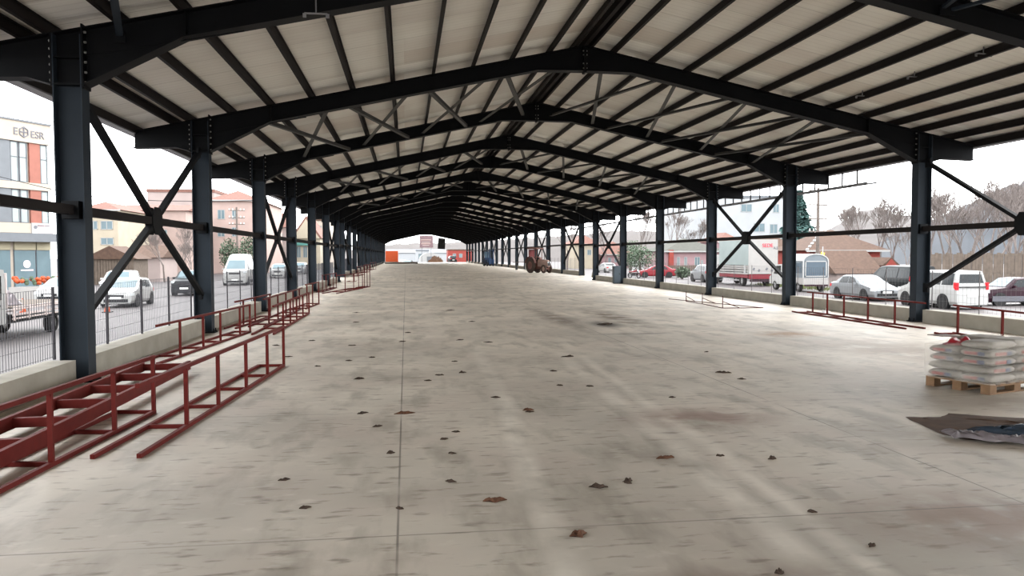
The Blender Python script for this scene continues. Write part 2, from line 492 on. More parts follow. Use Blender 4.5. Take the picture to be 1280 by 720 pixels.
def make_frame(label):
    t = thing('steel_portal', label, 'roof beam', (0, 0, 0), 0, 'portal roof frames down the hall')
    for s in (-1, 1): make_rafter(s, t)
    b = MB(); b.box2((-.03, -BF / 2, 6.57), (.03, BF / 2, 7.23)); p = b.build('ridge_plate', M_steel2, t)
    for z in (6.68, 6.80, 7.02, 7.12):
        for sy in (-1, 1):
            for sx in (-1, 1):
                q = MB(); q.tube((sx * .03, sy * .085, z), (sx * .055, sy * .085, z), .017, n=6); q.build('bolt', M_bolt, p)
    return t
f0 = None
for n in range(-1, NB + 1):
    nm = f'dark steel pitched roof frame, {ORD[n]} from the front of the hall' if n >= 0 else 'dark steel roof frame overhead, just outside the top of the view'
    if n == 0: nm = 'dark steel pitched roof frame nearest the viewer, cut by the top of the picture'
    if n == -1: continue
    loc = (XM, YN(n), 0)
    if f0 is None:
        f0 = make_frame(nm); f0.location = loc
    else:
        r = f0.copy(); COL.objects.link(r); r.location = loc; r['label'] = nm
        for c in f0.children:
            if n > 6 and not c.name.startswith('rafter'): continue
            d = c.copy(); COL.objects.link(d); d.parent = r
            if n <= 3:
                for g in c.children:
                    e = g.copy(); COL.objects.link(e); e.parent = d

# ------------------------------------------------------------------ purlins, gutters
def z_purlin(x, y0, y1):
    """one Z-shaped purlin on top of the rafters, following the slope"""
    z = ZT(x); b = MB(); s = -1 if x < XM else 1
    b.box2((x - .022, y0, z + .005), (x + .022, y1, z + PD - .022))
    b.box2((x - .05, y0, z + .0), (x + .022, y1, z + .014))
    b.box2((x - .02, y0, z + PD - .042), (x + .06, y1, z + PD - .030))
    return b
OFFS = [.24, .88, 1.85, 2.86, 3.88, 4.90, 5.90, 6.90, 7.90, 8.83, 9.80, 10.16]
for s, nm in ((-1, 'left'), (1, 'right')):
    offs = OFFS if s < 0 else [.20, .80, 1.83, 2.80, 3.80, 4.95, 5.88, 6.86, 7.85, 8.70, 9.45, 10.35]
    for i, d in enumerate(offs):
        o = z_purlin(XM + s * d, -8, YN(NB) + .6)
        p = o.build('roof_purlin', M_purl)
        w = 'beside the ridge' if i == 0 else 'nearest the eave' if i == len(offs) - 1 else f'{ORD[i]} down from the ridge'
        tag(p, f'dark brown steel purlin on the {nm} roof slope, {w}', 'purlin', f'purlins of the {nm} roof slope')
b = MB(); b.box2((XM - .05, -8, ZT(XM) - .02), (XM + .05, YN(NB) + .6, ZT(XM) + PD - .05))
tag(b.build('ridge_beam', M_purl), 'dark ridge beam running along the peak between the two roof slopes', 'beam')
for s, nm, xe in ((-1, 'left', XM - OX - .10), (1, 'right', XM + OX + .12)):
    b = MB(); z = ZT(XM + OX)
    prof = [(xe - .10, z + .10), (xe - .10, z - .05), (xe + .13, z - .05), (xe + .13, z + .10), (xe + .118, z + .10), (xe + .118, z - .038), (xe - .088, z - .038), (xe - .088, z + .10)]
    b.prism(prof, 'y', -8, YN(NB) + .6)
    t = thing('eave_gutter', f'long grey box gutter along the {nm} eave of the roof', 'gutter', (0, 0, 0))
    b.build('channel', M_galv, t)
    b = MB(); b.box2((XM + s * (OX - .04), -8, z - .03), (XM + s * (OX - .04) + .02, YN(NB) + .6, z + .15)); b.build('eave_beam', M_purl, t)

# loose hangers and rail below the right eave
t = thing('gutter_support_rail', 'thin unfinished rail hanging on rods below the right eave', 'rail', (0, 0, 0))
ze = ZT(XM + OX)
for dx in (0, .34):
    b = MB(); b.bar((15.62 + dx, 25.0, ze - .55), (15.62 + dx, 74, ze - .55), .045, .05); b.build('rail', M_galv, t)
y = 25.6
while y < 74:
    b = MB(); b.bar((15.62, y, ze - .55), (15.62, y, ze - .06), .042); b.bar((15.62, y, ze - .55), (15.96, y, ze - .55), .03); b.build('hanging_rod', M_purl, t)
    y += .95 if y < 50 else 1.9

# ------------------------------------------------------------------ side rails and wall bracing
ZG = 2.57
def make_rail(label, g):
    t = MB(); t.box2((-.06, .0, -.07), (.06, 7.5, .07))
    return tag(t.build('side_rail', M_purl), label, 'rail', g)
rail0 = None
for side, xc in (('left', CL), ('right', CR)):
    for n in range(-1, NB):
        ya, yb = YN(n) if n >= 0 else YN(0) - 7.5, YN(n + 1)
        if n == -1: lab = f'dark steel side rail running forward out of view from the nearest {side}-hand column'
        else: lab = f'dark horizontal steel rail between the {ORD[n]} and {ORD[n + 1]} {side}-hand columns'
        b = MB(); b.box2((-.055, .0, -.07), (.055, (yb - ya) - .30, .07))
        o = b.build('side_rail', M_purl, None, loc=(xc, ya + .15, ZG + FZ((ya + yb) / 2)))
        tag(o, lab, 'rail', f'side rails of the {side}-hand row')

def make_brace(label, L):
    t = thing('cross_brace', label, 'brace', (0, 0, 0), 0, 'cross braces between the columns')
    z0, z1 = .95 - ZG, 4.36 - ZG
    for sy in (-1, 1):
        for (za, ya) in ((z0, -sy), (z1, sy)):
            ye = ya * (L / 2 - .25)
            n = math.hypot(ye, za)
            k = .26 / n
            b = MB(); b.bar((0, ye * k, za * k), (0, ye, za), .085, .12, up=(1, 0, 0))
            b.build('diagonal', M_steel2, t)
    pl = [(-.30, -.10), (-.30, .10), (-.16, .27), (.16, .27), (.30, .10), (.30, -.10), (.16, -.27), (-.16, -.27)]
    b = MB(); b.prism(pl, 'x', .056, .076); b.prism(pl, 'x', -.076, -.056); b.build('gusset_plate', M_steel2, t)
    for sy in (-1, 1):
        for za in (z0, z1):
            b = MB(); b.box((0, sy * (L / 2 - .27), za), (.05, .2, .24)); b.build('end_cleat', M_steel2, t)
    return t
BR = {7.5: None}
for side, xc in (('left', CL), ('right', CR)):
    for n in (0, 2, 5, 7, 9, 11, 13, 15, 17):
        ya, yb = YN(n), YN(n + 1)
        lab = f'dark steel cross brace between the {ORD[n]} and {ORD[n + 1]} {side}-hand columns'
        loc = (xc, (ya + yb) / 2, ZG + FZ((ya + yb) / 2))
        if BR[7.5] is None:
            BR[7.5] = make_brace(lab, 7.5); BR[7.5].location = loc
        else: dup(BR[7.5], loc, 0, lab)

# roof-plane bracing between the frames
def brace_pair(s, k, n):
    a, c = 1.25 + 2.0 * k - .75, 1.25 + 2.0 * k + .75
    ya, yb = YN(n), YN(n + 1)
    t = thing('roof_cross_brace', f'grey crossed bars under the {"left" if s < 0 else "right"} roof slope behind the {ORD[n]} frame, {ORD[k]} from ridge', 'brace', (XM, ya, 0), 0, 'roof bracing')
    L = yb - ya
    for p, q in ((a, c), (c, a)):
        zp, zq = ZT(XM + p) - .30, ZT(XM + q) - .30
        if p > q: zp -= .075; zq -= .075
        b = MB(); b.bar((s * p, .1, zp), (s * q, L - .1, zq), .11, .012); b.bar((s * p + .049, .1, zp + .04), (s * q + .049, L - .1, zq + .04), .012, .09)
        b.build('angle_bar', M_brace, t)
    for yy in (.06, L - .06):
        b = MB(); b.box((s * (a + c) / 2 - s * .0, yy, ZT(XM + (a + c) / 2) - .32), (.02, .02, .1))
    return t
for n in (-1, 1, 3, 5):
    for s in (-1, 1):
        for k in range(4):
            if n == -1:
                continue
            brace_pair(s, k, n)
# the pieces of front bracing that reach into the picture
t = thing('roof_strut', 'dark slanting strut bolted to the nearest roof frame above the big left column', 'brace', (XM, YN(0), 0), 0, 'struts in front of the nearest frame')
b = MB(); b.bar((-8.76, -.17, ZT(XM + 8.76) - .22), (-6.9, -6.5, ZT(XM + 6.9) - .22), .10, .05); b.build('angle_bar', M_steel, t)
b = MB(); b.box((-8.76, -.165, ZT(XM + 8.76) - .26), (.16, .03, .16)); b.build('end_cleat', M_steel2, t)
t = thing('roof_strut', 'dark crossed struts bolted to the nearest roof frame at the upper right', 'brace', (XM, YN(0), 0), 0, 'struts in front of the nearest frame')
for p, q in ((4.45, 3.1), (4.62, 6.2)):
    b = MB(); b.bar((p, -.17, ZT(XM + p) - .24), (q, -6.5, ZT(XM + q) - .24), .08, .05); b.build('angle_bar', M_steel, t)
b = MB(); b.box((4.53, -.165, ZT(XM + 4.5) - .28), (.3, .03, .16)); b.build('end_cleat', M_steel2, t)

# U-shaped hangers on thin rods
HG = [(11.4, 20.68, 5.84), (11.4, 18.52, 5.85), (11.4, 16.48, 5.87), (11.4, 14.35, 5.85)]
WORD = ['right above the second frame', 'second from the left', 'third from the left', 'under the far right panel']
def make_hanger(label, loc, h):
    t = thing('cable_hanger', label, 'hanger', loc, 0, 'cable hangers under the right roof slope')
    b = MB(); b.tube((0, 0, .0), (0, 0, h), .011, n=6); b.build('rod', M_galv, t)
    b = MB(); b.bar((-.16, 0, 0), (.16, 0, 0), .05, .012); b.bar((-.16, 0, 0), (-.16, 0, -.06), .05, .012, up=(0, 1, 0)); b.bar((.16, 0, 0), (.16, 0, -.06), .05, .012, up=(0, 1, 0))
    b.build('bracket', M_galv, t)
    return t
for (x, y, z), w in zip(HG, WORD):
    make_hanger(f'thin rod with a small U bracket hanging from the roof, {w}', (x, y, z), ZT(x) + PD - z)
_hx, _hz = at(395, 17, 11.6)
make_hanger('thin rod with a small U bracket hanging before the near frame at upper left', (_hx, 11.6, _hz), ZT(_hx) + PD - _hz)

# ------------------------------------------------------------------ wire fences on the kerbs
def make_fence(L, side):
    t = thing('mesh_fence', 'x', 'fence', (0, 0, 0))
    ys = [.15 + i * (L - .3) / 4 for i in range(5)]
    for y in ys:
        b = MB(); k_ = .016 if side == 'left' else .010; b.box2((-k_, y - k_, .001), (k_, y + k_, 1.08)); b.build('fence_post', M_post if side == 'left' else M_wirel, t)
    b = MB(); r = .0028 if side == 'left' else .0018
    step = .075 if side == 'left' else .15
    n = int((L - .3) / step)
    for i in range(n + 1):
        y = .15 + i * (L - .3) / n
        b.box2((-r, y - r, .03), (r, y + r, 1.05))
    for z in [.05 + .2 * k for k in range(6)]:
        b.box2((-r, .15, z - r), (r, L - .15, z + r))
    b.build('wire_mesh', M_wire if side == 'left' else M_wirel, t)
    return t
for side, xf in (('left', CL - .27), ('right', CR + .27)):
    base = None
    for n in range(-1, 10):
        if n == 6 or (side == 'right' and n < 0): continue
        lab = f'wire mesh fence panel on the {side} kerb between the {ORD[n]} and {ORD[n + 1]} columns' if n >= 0 else f'wire mesh fence panel on the {side} kerb before the nearest column'
        y0 = (YN(n) if n >= 0 else YN(0) - 7.5)
        loc = (xf, y0, .35 + FZ(y0 + 2))
        if base is None:
            base = make_fence(7.5, side); base.location = loc; base['label'] = lab; base['group'] = f'fence panels on the {side} kerb'
        else: dup(base, loc, 0, lab)

# ------------------------------------------------------------------ red stall frames
TH = .042
def l_frame(label, p, q, back, posts, h=.70, m=None, group='red stall frames on the floor', top=(0, 1), t_=TH, top_ext=0):
    """L-shaped ladder frame: two rails and rungs on the floor, posts and a top rail over the front rail p-q"""
    m = m or M_red
    P, Q = Vector((p[0], p[1], 0)), Vector((q[0], q[1], 0)); Bk = Vector((back[0], back[1], 0))
    z0 = FZ(p[1]); o = thing('stall_frame', label, 'metal frame', (p[0], p[1], z0), 0, group)
    Q = Q - P; P = Vector((0, 0, 0)); u = Vector((0, 0, t_ / 2)); H = Vector((0, 0, h))
    MB().bar(P + u, Q + u, t_).build('bottom_rail', m, o)
    MB().bar(P + Bk + u, Q + Bk + u, t_).build('bottom_rail', m, o)
    a, c = P.lerp(Q, top[0]), P.lerp(Q, top[1])
    MB().bar(a + H - u, c + H - u, t_).build('top_rail', m, o)
    for f in posts:
        s = P.lerp(Q, f)
        MB().bar(s + u * 2, s + H - u * 2, t_).build('post', m, o)
        MB().bar(s + u, s + Bk + u, t_).build('rung', m, o)
    return o
l_frame('nearest red L-shaped stall frame, running out of the left edge of the picture', (-3.32, 5.2), (-3.0, 9.82), (-.44, .06), (.05, .26, .487, .765, .995))
l_frame('red L-shaped stall frame in front, second from the viewer, with two open rail ends', (-2.48, 7.63), (-2.07, 13.68), (-.42, .03), (.213, .40, .61, .81, .997))
# deep channel ladder lying between the first frame and the kerb
o = thing('ladder_frame', 'deep red channel ladder frame lying flat beside the near left kerb', 'metal frame', (-3.83, 5.2, .046), 0)
MB().bar((-.32, 0, .09), (-.30, 7.8, .09), .05, .14).build('side_channel', M_red, o)
MB().bar((.33, 0, .09), (.37, 7.9, .09), .05, .14).build('side_channel', M_red, o)
for k in range(8):
    y = .55 + 1.03 * k
    MB().bar((-.29, y, .085), (.35, y + .02, .085), .07, .10).build('rung', M_red, o)
l_frame('long red stall frame beside the kerb in front of the second left-hand column', (-4.28, 14.2), (-3.81, 19.95), (-.40, .05), (.19, .41, .60, .85, .995))
l_frame('red stall frame against the kerb past the second left-hand column', (-4.36, 20.9), (-4.16, 24.95), (-.28, .02), (.2, .52, .995), h=.72)
l_frame('long red stall frame in the middle row, ending past the third left-hand column', (-3.14, 19.2), (-3.13, 26.1), (-.5, .03), (.22, .4, .58, .78, .995), h=.70)
l_frame('dark red stall frame wedged between two others by the third left column', (-3.72, 21.3), (-3.66, 28.6), (-.4, .02), (.1, .3, .5, .7, .9), h=.76, m=M_red2)
l_frame('short red stall frame with a tall end post past the third left column', (-3.5, 28.2), (-3.37, 31.3), (-.5, .04), (.1, .5, .98), h=.88)
l_frame('red stall frame far down the left side with open lower rails', (-3.4, 39.4), (-2.45, 45.5), (-.7, .1), (.3, .62, .82, .99), h=.92)
l_frame('tall dark red frame standing at the far end of that row', (-2.40, 46.3), (-2.15, 47.8), (-.5, .05), (.02, .5, .98), h=1.35, m=M_red2)
l_frame('dark red stall frame behind, near the fifth left-hand column', (-4.25, 41.0), (-4.0, 46.5), (-.3, .02), (.02, .25, .5, .75, .98), h=.9, m=M_red2)
l_frame('small red stall frame farther back on the left near the seventh column', (-3.7, 57.0), (-3.3, 61.5), (-.5, .0), (.05, .5, .95), h=.8)
l_frame('red stall frame on the raised floor by the eighth left-hand column', (-3.9, 64), (-3.6, 70), (-.5, .0), (.05, .5, .95), h=.8)
l_frame('dark red stall frame far back on the left by the tenth column', (-4.0, 76), (-3.7, 82), (-.6, .0), (.05, .5, .95), h=.8, m=M_red2)
l_frame('farthest small red stall frame on the left, near the low platform', (-4.0, 90), (-3.6, 97), (-.6, .0), (.05, .5, .95), h=.9)
l_frame('red stall frame on the right before the second right-hand column', (12.96, 24.0), (12.86, 18.0), (-.50, .03), (.06, .21, .37, .58, .79), h=.67)
l_frame('red stall frame behind the cement pallet at the right edge', (12.80, 16.9), (12.25, 12.4), (-.45, .03), (.04, .40, .75), h=.69)
# thin toppled rod frame
o = thing('rod_frame', 'thin dark rod frame lying on the floor near the right kerb', 'metal frame', (11.0, 31.9, 0), 0)
Z = .012
def rb(p, q, nm): MB().bar((p[0] - 11.0, p[1] - 31.9, p[2]), (q[0] - 11.0, q[1] - 31.9, q[2]), .022).build(nm, M_red2, o)
rb((11.0, 31.9, Z), (12.4, 26.0, Z), 'base_rod'); rb((11.1, 30.1, Z), (11.15, 28.5, Z), 'base_rod'); rb((11.15, 28.5, Z), (10.95, 26.1, Z), 'base_rod'); rb((10.95, 26.1, Z), (12.4, 26.0, Z), 'base_rod')
for (x, y, z), (x2, y2) in (((11.1, 30.1, .4), (11.45, 30.0)), ((11.15, 28.5, .42), (11.75, 28.7)), ((10.95, 26.1, .44), (11.6, 26.2))):
    rb((x, y, Z), (x, y, z), 'upright_rod'); rb((x, y, z * .55), (x2, y2, Z), 'strut_rod')

# ------------------------------------------------------------------ pallet of cement sacks
PX, PY, PR = 7.68, 9.41, radians(18.7)
def pl(x, y, z=0): return (PX + x * cos(PR) - y * sin(PR), PY + x * sin(PR) + y * cos(PR), z)
t = thing('wooden_pallet', 'raw wooden pallet under the stacked cement sacks', 'pallet', (PX, PY, 0), PR)
for i in range(3):
    for j in range(3):
        MB().box2((.0 + i * .53, .0 + j * .40, .022), (.14 + i * .53, .13 + j * .40, .10)).build('block', M_wood, t)
for j in range(3):
    MB().box2((0, j * .40, 0), (1.2, .13 + j * .40, .021)).build('bottom_board', M_wood, t)
for j in range(3):
    MB().box2((i * 0, j * .40, .101), (1.2, .13 + j * .40, .119)).build('stringer_board', M_wood, t)
for i in range(6):
    MB().box2((i * .216, 0, .120), (.12 + i * .216, .93, .140)).build('deck_board', M_wood, t)

def sack(L, W, T, seed):
    """a full paper sack: flattened pillow with pinched, folded ends"""
    r = random.Random(seed); rings = []
    nx, nr = 13, 16
    for i in range(nx):
        u = i / (nx - 1) * 2 - 1
        e = (1 - abs(u) ** 5)
        hw = W / 2 * (.93 + .07 * e); ht = T / 2 * (.30 + .70 * e ** .55)
        ring = []
        for k in range(nr):
            a = 2 * pi * k / nr
            ca, sa = cos(a), sin(a)
            x = u * L / 2
            y = hw * math.copysign(abs(ca) ** .42, ca) + r.uniform(-.004, .004)
            z = ht * math.copysign(abs(sa) ** .55, sa) * (1 + r.uniform(-.05, .05))
            ring.append((x, y, z))
        rings.append(ring)
    return MB().loft(rings)
lay_h = .112
LW = ['bottom', 'second', 'third', 'fourth', 'top']
QW = {(0, 0): 'near left corner', (1, 0): 'near right corner', (0, 1): 'far left corner', (1, 1): 'far right corner'}
for k in range(5):
    for i in range(2):
        for j in range(2):
            if k == 4 and (i, j) == (0, 1): continue
            ox, oy = R.uniform(-.012, .012), R.uniform(-.012, .012)
            o = thing('cement_sack', f'pale paper cement sack in the {LW[k]} layer of the pallet, {QW[(i, j)]}', 'sack', pl(.305 + i * .59 + ox, .235 + j * .46 + oy, .141 + lay_h * (k + .5)), PR + R.uniform(-.02, .02), 'cement sacks on the pallet')
            sack(.575, .445, lay_h - .004, 10 * k + 2 * i + j).build('paper_body', M_bag, o, smooth=True)
            zz = 0
            if k in (1, 2, 3):
                s = -.2925
                # printed bands on the exposed end and long side
                b = MB(); b.box((-.02, -.2245, .0), (.34, .004, .045)); b.build('red_print', M_bagr, o)
                b = MB(); b.box((.10, -.2275, .0), (.10, .004, .052)); b.build('navy_print', M_bagb, o)
            if i == 0 and k in (0, 2, 3):
                b = MB(); b.box((-.2885, .02, .0), (.004, .26, .04)); b.build('red_print', M_bagr, o)
                b = MB(); b.box((-.2905, -.09, .0), (.004, .10, .05)); b.build('navy_print', M_bagb, o)
# stretch film round the load
m = bpy.data.materials.new('stretch_film'); m.use_nodes = True
nt = m.node_tree; bs = nt.nodes['Principled BSDF']; bs.inputs['Base Color'].default_value = lin((226, 220, 210)); bs.inputs['Roughness'].default_value = .25
tr = nt.nodes.new('ShaderNodeBsdfTransparent'); mx = nt.nodes.new('ShaderNodeMixShader')
nz = nt.nodes.new('ShaderNodeTexNoise'); nz.inputs['Scale'].default_value = 4; nz.inputs['Detail'].default_value = 4
mr = nt.nodes.new('ShaderNodeMapRange'); mr.inputs['From Min'].default_value = .35; mr.inputs['From Max'].default_value = .7; mr.inputs['To Min'].default_value = .08; mr.inputs['To Max'].default_value = .30
tcx = nt.nodes.new('ShaderNodeTexCoord'); nt.links.new(tcx.outputs['Object'], nz.inputs['Vector'])
nt.links.new(nz.outputs['Fac'], mr.inputs['Value']); nt.links.new(mr.outputs[0], mx.inputs[0])
nt.links.new(tr.outputs[0], mx.inputs[1]); nt.links.new(bs.outputs[0], mx.inputs[2]); nt.links.new(mx.outputs[0], nt.nodes['Material Output'].inputs[0])
M_film = m
b = MB()
def film(pts, t=.0015):
    b.add(pts, [tuple(range(len(pts)))])
cs = [(-.012, -.012), (1.215, -.012), (1.215, .95), (-.012, .95)]
hs = [.71, .71, .70, .60]
n = len(cs)
for k in range(4):
    (xa, ya), (xb, yb) = cs[k], cs[(k + 1) % 4]; ha, hb = hs[k], hs[(k + 1) % 4]
    S = 8
    for q in range(S):
        f0_, f1_ = q / S, (q + 1) / S
        jit = lambda f: .010 * sin(f * 23 + k)
        pa = (xa + (xb - xa) * f0_, ya + (yb - ya) * f0_); pb = (xa + (xb - xa) * f1_, ya + (yb - ya) * f1_)
        nx_, ny_ = (yb - ya), -(xb - xa); ll = math.hypot(nx_, ny_); nx_ /= ll; ny_ /= ll
        pa = (pa[0] + nx_ * jit(f0_), pa[1] + ny_ * jit(f0_)); pb = (pb[0] + nx_ * jit(f1_), pb[1] + ny_ * jit(f1_))
        h0, h1 = ha + (hb - ha) * f0_, ha + (hb - ha) * f1_
        b.add([(pa[0], pa[1], .13), (pb[0], pb[1], .13), (pb[0], pb[1], h1), (pa[0], pa[1], h0)], [(0, 1, 2, 3)])
o = b.build('stretch_film', M_film, None, loc=(PX, PY, 0)); o.rotation_euler = (0, 0, PR)
tag(o, 'clear crinkled stretch film wrapped round the stack of cement sacks', 'plastic film')
# red sack and board lying on top
def crumple(L, W, H, seed, n=14, edge=.35):
    r = random.Random(seed); vs = []; fs = []
    ph = [r.uniform(0, 6) for _ in range(6)]
    def hz(u, v):
        a = (1 - abs(2 * u - 1) ** 3) * (1 - abs(2 * v - 1) ** 3)
        w = .5 + .25 * sin(7 * u + 5 * v + ph[0]) + .25 * sin(11 * u - 9 * v + ph[1]) + .15 * sin(19 * u + 3 * v + ph[2]) + .12 * sin(4 * u + 23 * v + ph[3])
        return H * max(.06, a * w + .08 * a)
    for lvl in (0, 1):
        for i in range(n + 1):
            for j in range(n + 1):
                u, v = i / n, j / n
                e = 1 + .08 * sin(9 * u + 4 * v + ph[4])
                x = (u - .5) * L * (1 - edge * .4 * abs(2 * v - 1) ** 2) * e; y = (v - .5) * W * (1 - edge * .5 * abs(2 * u - 1) ** 2) * e
                vs.append((x, y, hz(u, v) + .004 if lvl else 0.0 if H < .2 else 0.0))
    m1 = n + 1; K = m1 * m1
    for i in range(n):
        for j in range(n):
            a = i * m1 + j
            fs.append((a, a + 1, a + m1 + 1, a + m1)); fs.append((K + a, K + a + m1, K + a + m1 + 1, K + a + 1))
    for i in range(n):
        for (a, c) in ((i, i + 1), (n * m1 + i, n * m1 + i + 1), (i * m1, (i + 1) * m1), (i * m1 + n, (i + 1) * m1 + n)):
            fs.append((a, c, c + K, a + K))
    return MB().add(vs, fs)
M_redsack = mat('red_plastic_sack', (142, 34, 44), .35, 0, .25, 12)
M_board = mat('grey_brown_board', (112, 98, 90), .8, 0, .15, 6)
o = crumple(.56, .36, .11, 5, edge=.6).build('folded_sack', M_redsack, None, smooth=True, loc=pl(.42, .70, .594)); o.rotation_euler = (0, 0, PR + .1)
tag(o, 'crumpled red plastic sack on top of the cement sacks', 'sack')
b = MB(); b.box((0, 0, 0), (.62, .22, .012)); o = b.build('thin_board', M_board, None, loc=pl(.36, .90, .70)); o.rotation_euler = (.04, .06, PR + .2)
tag(o, 'thin grey-brown board sticking out over the far side of the sack stack', 'board')

# ------------------------------------------------------------------ earth patch and plastic sheet at the right
def patch(outline, h, seed, n=10):
    r = random.Random(seed); cx = sum(p[0] for p in outline) / len(outline); cy = sum(p[1] for p in outline) / len(outline)
    vs = [(cx, cy, h)]; m = len(outline); fs = []
    rings = []
    for k in range(1, n + 1):
        f = k / n; ids = []
        for (x, y) in outline:
            q = 1 + (r.uniform(-.06, .06) if k < n else r.uniform(-.03, .03))
            vs.append((cx + (x - cx) * f * q, cy + (y - cy) * f * q, .003 + h * (1 - f ** 2.2) * r.uniform(.6, 1.2)))
            ids.append(len(vs) - 1)
        rings.append(ids)
    for k in range(m): fs.append((0, rings[0][k], rings[0][(k + 1) % m]))
    for a, c in zip(rings, rings[1:]):
        for k in range(m): fs.append((a[k], c[k], c[(k + 1) % m], a[(k + 1) % m]))
    return MB().add(vs, fs)
def dense(outline, k=4):
    out = []
    for i in range(len(outline)):
        a, c = outline[i], outline[(i + 1) % len(outline)]
        for q in range(k): out.append((a[0] + (c[0] - a[0]) * q / k, a[1] + (c[1] - a[1]) * q / k))
    return out
o = patch(dense([(5.70, 8.28), (6.05, 8.22), (6.33, 8.40), (6.9, 8.05), (8.3, 7.7), (8.6, 7.0), (7.2, 7.05), (6.1, 7.0), (5.55, 7.2), (5.52, 7.62)]), .035, 3).build('earth_heap', M_sand, None, smooth=True)
tag(o, 'flat patch of dark damp earth on the floor in front of the cement pallet', 'earth patch')
def sheet(outline, h, seed, m, name, label, z=.012):
    r = random.Random(seed)
    xs = [p[0] for p in outline]; ys_ = [p[1] for p in outline]
    p0, p1, p2, p3 = [Vector((x, y, 0)) for x, y in outline]
    NU, NV = 40, 12; vs = []; fs = []
    ph = [r.uniform(0, 6) for _ in range(8)]
    for lvl in (0, 1):
        for i in range(NU + 1):
            for j in range(NV + 1):
                u, v = i / NU, j / NV
                p = p0.lerp(p1, u).lerp(p3.lerp(p2, u), v)
                fold = abs(sin(3 * v * pi + 4 * u + ph[0])) * .5 + abs(sin(17 * u + 6 * v + ph[1])) * .3 + abs(sin(31 * u - 11 * v + ph[2])) * .2
                a = min(1, 6 * min(v, 1 - v)) * min(1, 12 * min(u, 1 - u) + .15)
                wob = .05 * sin(13 * u + ph[3]) * (1 if v < .5 else -1)
                vs.append((p.x, p.y + wob, z + h * fold * a + (.004 if lvl else 0)))
    K = (NU + 1) * (NV + 1); s = NV + 1
    for i in range(NU):
        for j in range(NV):
            a = i * s + j
            fs.append((a, a + 1, a + s + 1, a + s)); fs.append((K + a, K + a + s, K + a + s + 1, K + a + 1))
    for i in range(NU):
        fs.append((i * s, (i + 1) * s, (i + 1) * s + K, i * s + K)); fs.append((i * s + NV, i * s + NV + K, (i + 1) * s + NV + K, (i + 1) * s + NV))
    for j in range(NV):
        fs.append((j, j + K, j + 1 + K, j + 1)); fs.append((NU * s + j, NU * s + j + 1, NU * s + j + 1 + K, NU * s + j + K))
    o = MB().add(vs, fs).build(name, m, None, smooth=True)
    return tag(o, label, 'plastic sheet')
sheet([(5.62, 7.18), (8.2, 6.28), (8.3, 6.75), (5.72, 7.45)], .11, 2, M_tarp, 'plastic_sheet', 'crumpled slate-blue plastic sheet along the near edge of the earth patch', .02)
sheet([(5.44, 7.18), (6.05, 6.74), (6.12, 6.92), (5.52, 7.42)], .06, 9, M_tarpl, 'plastic_sheet', 'small pale lilac plastic sheet at the left tip of the blue sheet', .03)
o = crumple(.30, .25, .14, 8).build('plastic_bag', mat('white_plastic', (236, 236, 236), .4), None, smooth=True, loc=(13.2, 23.3, 0))
tag(o, 'small crumpled white plastic bag behind the right-hand red frame', 'plastic bag')

# dry leaves and mud lumps
LV = [(-.02, 9.35, .30, .09, 'orange-brown dry leaf lying on the long floor joint', 0), (-.16, 7.47, .10, .05, 'dark mud lump just left of the long floor joint', 1), (.66, 5.90, .22, .10, 'brown curled leaf left of centre in the near floor', 0),
      (1.13, 5.09, .16, .12, 'reddish-brown leaf just below the cross joint near the bottom edge', 0), (1.53, 6.13, .19, .09, 'grey-brown mud lump right of the curled leaf', 1), (1.81, 6.25, .11, .07, 'small dark mud crumb beside the grey-brown lump', 1),
      (2.36, 6.92, .22, .05, 'broken twig of dry leaf on the pale wheel track', 0), (1.45, 9.32, .17, .06, 'dark leaf on the far cross joint', 0), (2.17, 4.30, .07, .05, 'dark pebble near the bottom edge in the wheel track', 1),
      (-.73, 12.08, .2, .08, 'small dark scrap left of the joint in the middle distance', 1), (.88, 12.48, .16, .07, 'dark scrap right of the joint in the middle distance', 1), (3.32, 6.75, .10, .05, 'dark crumb in the right half of the near floor', 1),
      (2.95, 14.16, .3, .12, 'flat dark mud lump beyond the cross joint', 1), (5.0, 11.84, .3, .10, 'flat dark scrap in the right middle of the floor', 1), (5.35, 20.7, .55, .45, 'black oily lump among the floor stains', 1)]
for i, (x, y, L, W, lab, k) in enumerate(LV):
    o = crumple(L * .85, W * .9, .03 if i < 14 else .035, 40 + i, n=8, edge=1.5).build('dry_leaf' if k == 0 else 'mud_lump', M_leaf if k == 0 else M_mud, None, loc=(x, y, .0005))
    o.rotation_euler = (0, 0, R.uniform(-.5, .5)); tag(o, lab, 'leaf' if k == 0 else 'mud lump', 'litter on the floor')

# specks of dried mud all over the slab
def floor_at(px, py):
    d = _fw + _rt * ((px - 640) / CAM_F) - _up * ((py - 360) / CAM_F); k = -CAM_H / d.z
    return d.x * k, d.y * k
for i, (px, py) in enumerate(((575, 425), (610, 428), (440, 432), (465, 447), (397, 458), (390, 426), (510, 416), (503, 427), (436, 451), (452, 517), (472, 533), (455, 516), (555, 549), (563, 602), (565, 567), (535, 476), (549, 469), (568, 452), (590, 402), (563, 388), (360, 446), (345, 432), (355, 600), (381, 635), (445, 391), (445, 403), (700, 482), (692, 464), (737, 483), (785, 604), (840, 497), (883, 440), (927, 474), (900, 570), (1015, 640), (1090, 682), (662, 515), (500, 636), (570, 540), (620, 497))):
    x, y = floor_at(px, py); rr = .010 + .0042 * y * R.uniform(.6, 1.1)
    o = crumple(rr * 2.6, rr * 1.5, .018, 200 + i, n=5, edge=1.2).build('mud_crumb', M_mud, None, loc=(x, y, FZ(y) + .0005)); o.rotation_euler = (0, 0, R.uniform(-.6, .6))
    tag(o, 'tiny dark mud crumb, one of the many specks scattered over the slab', 'mud crumb', 'mud crumbs on the slab')

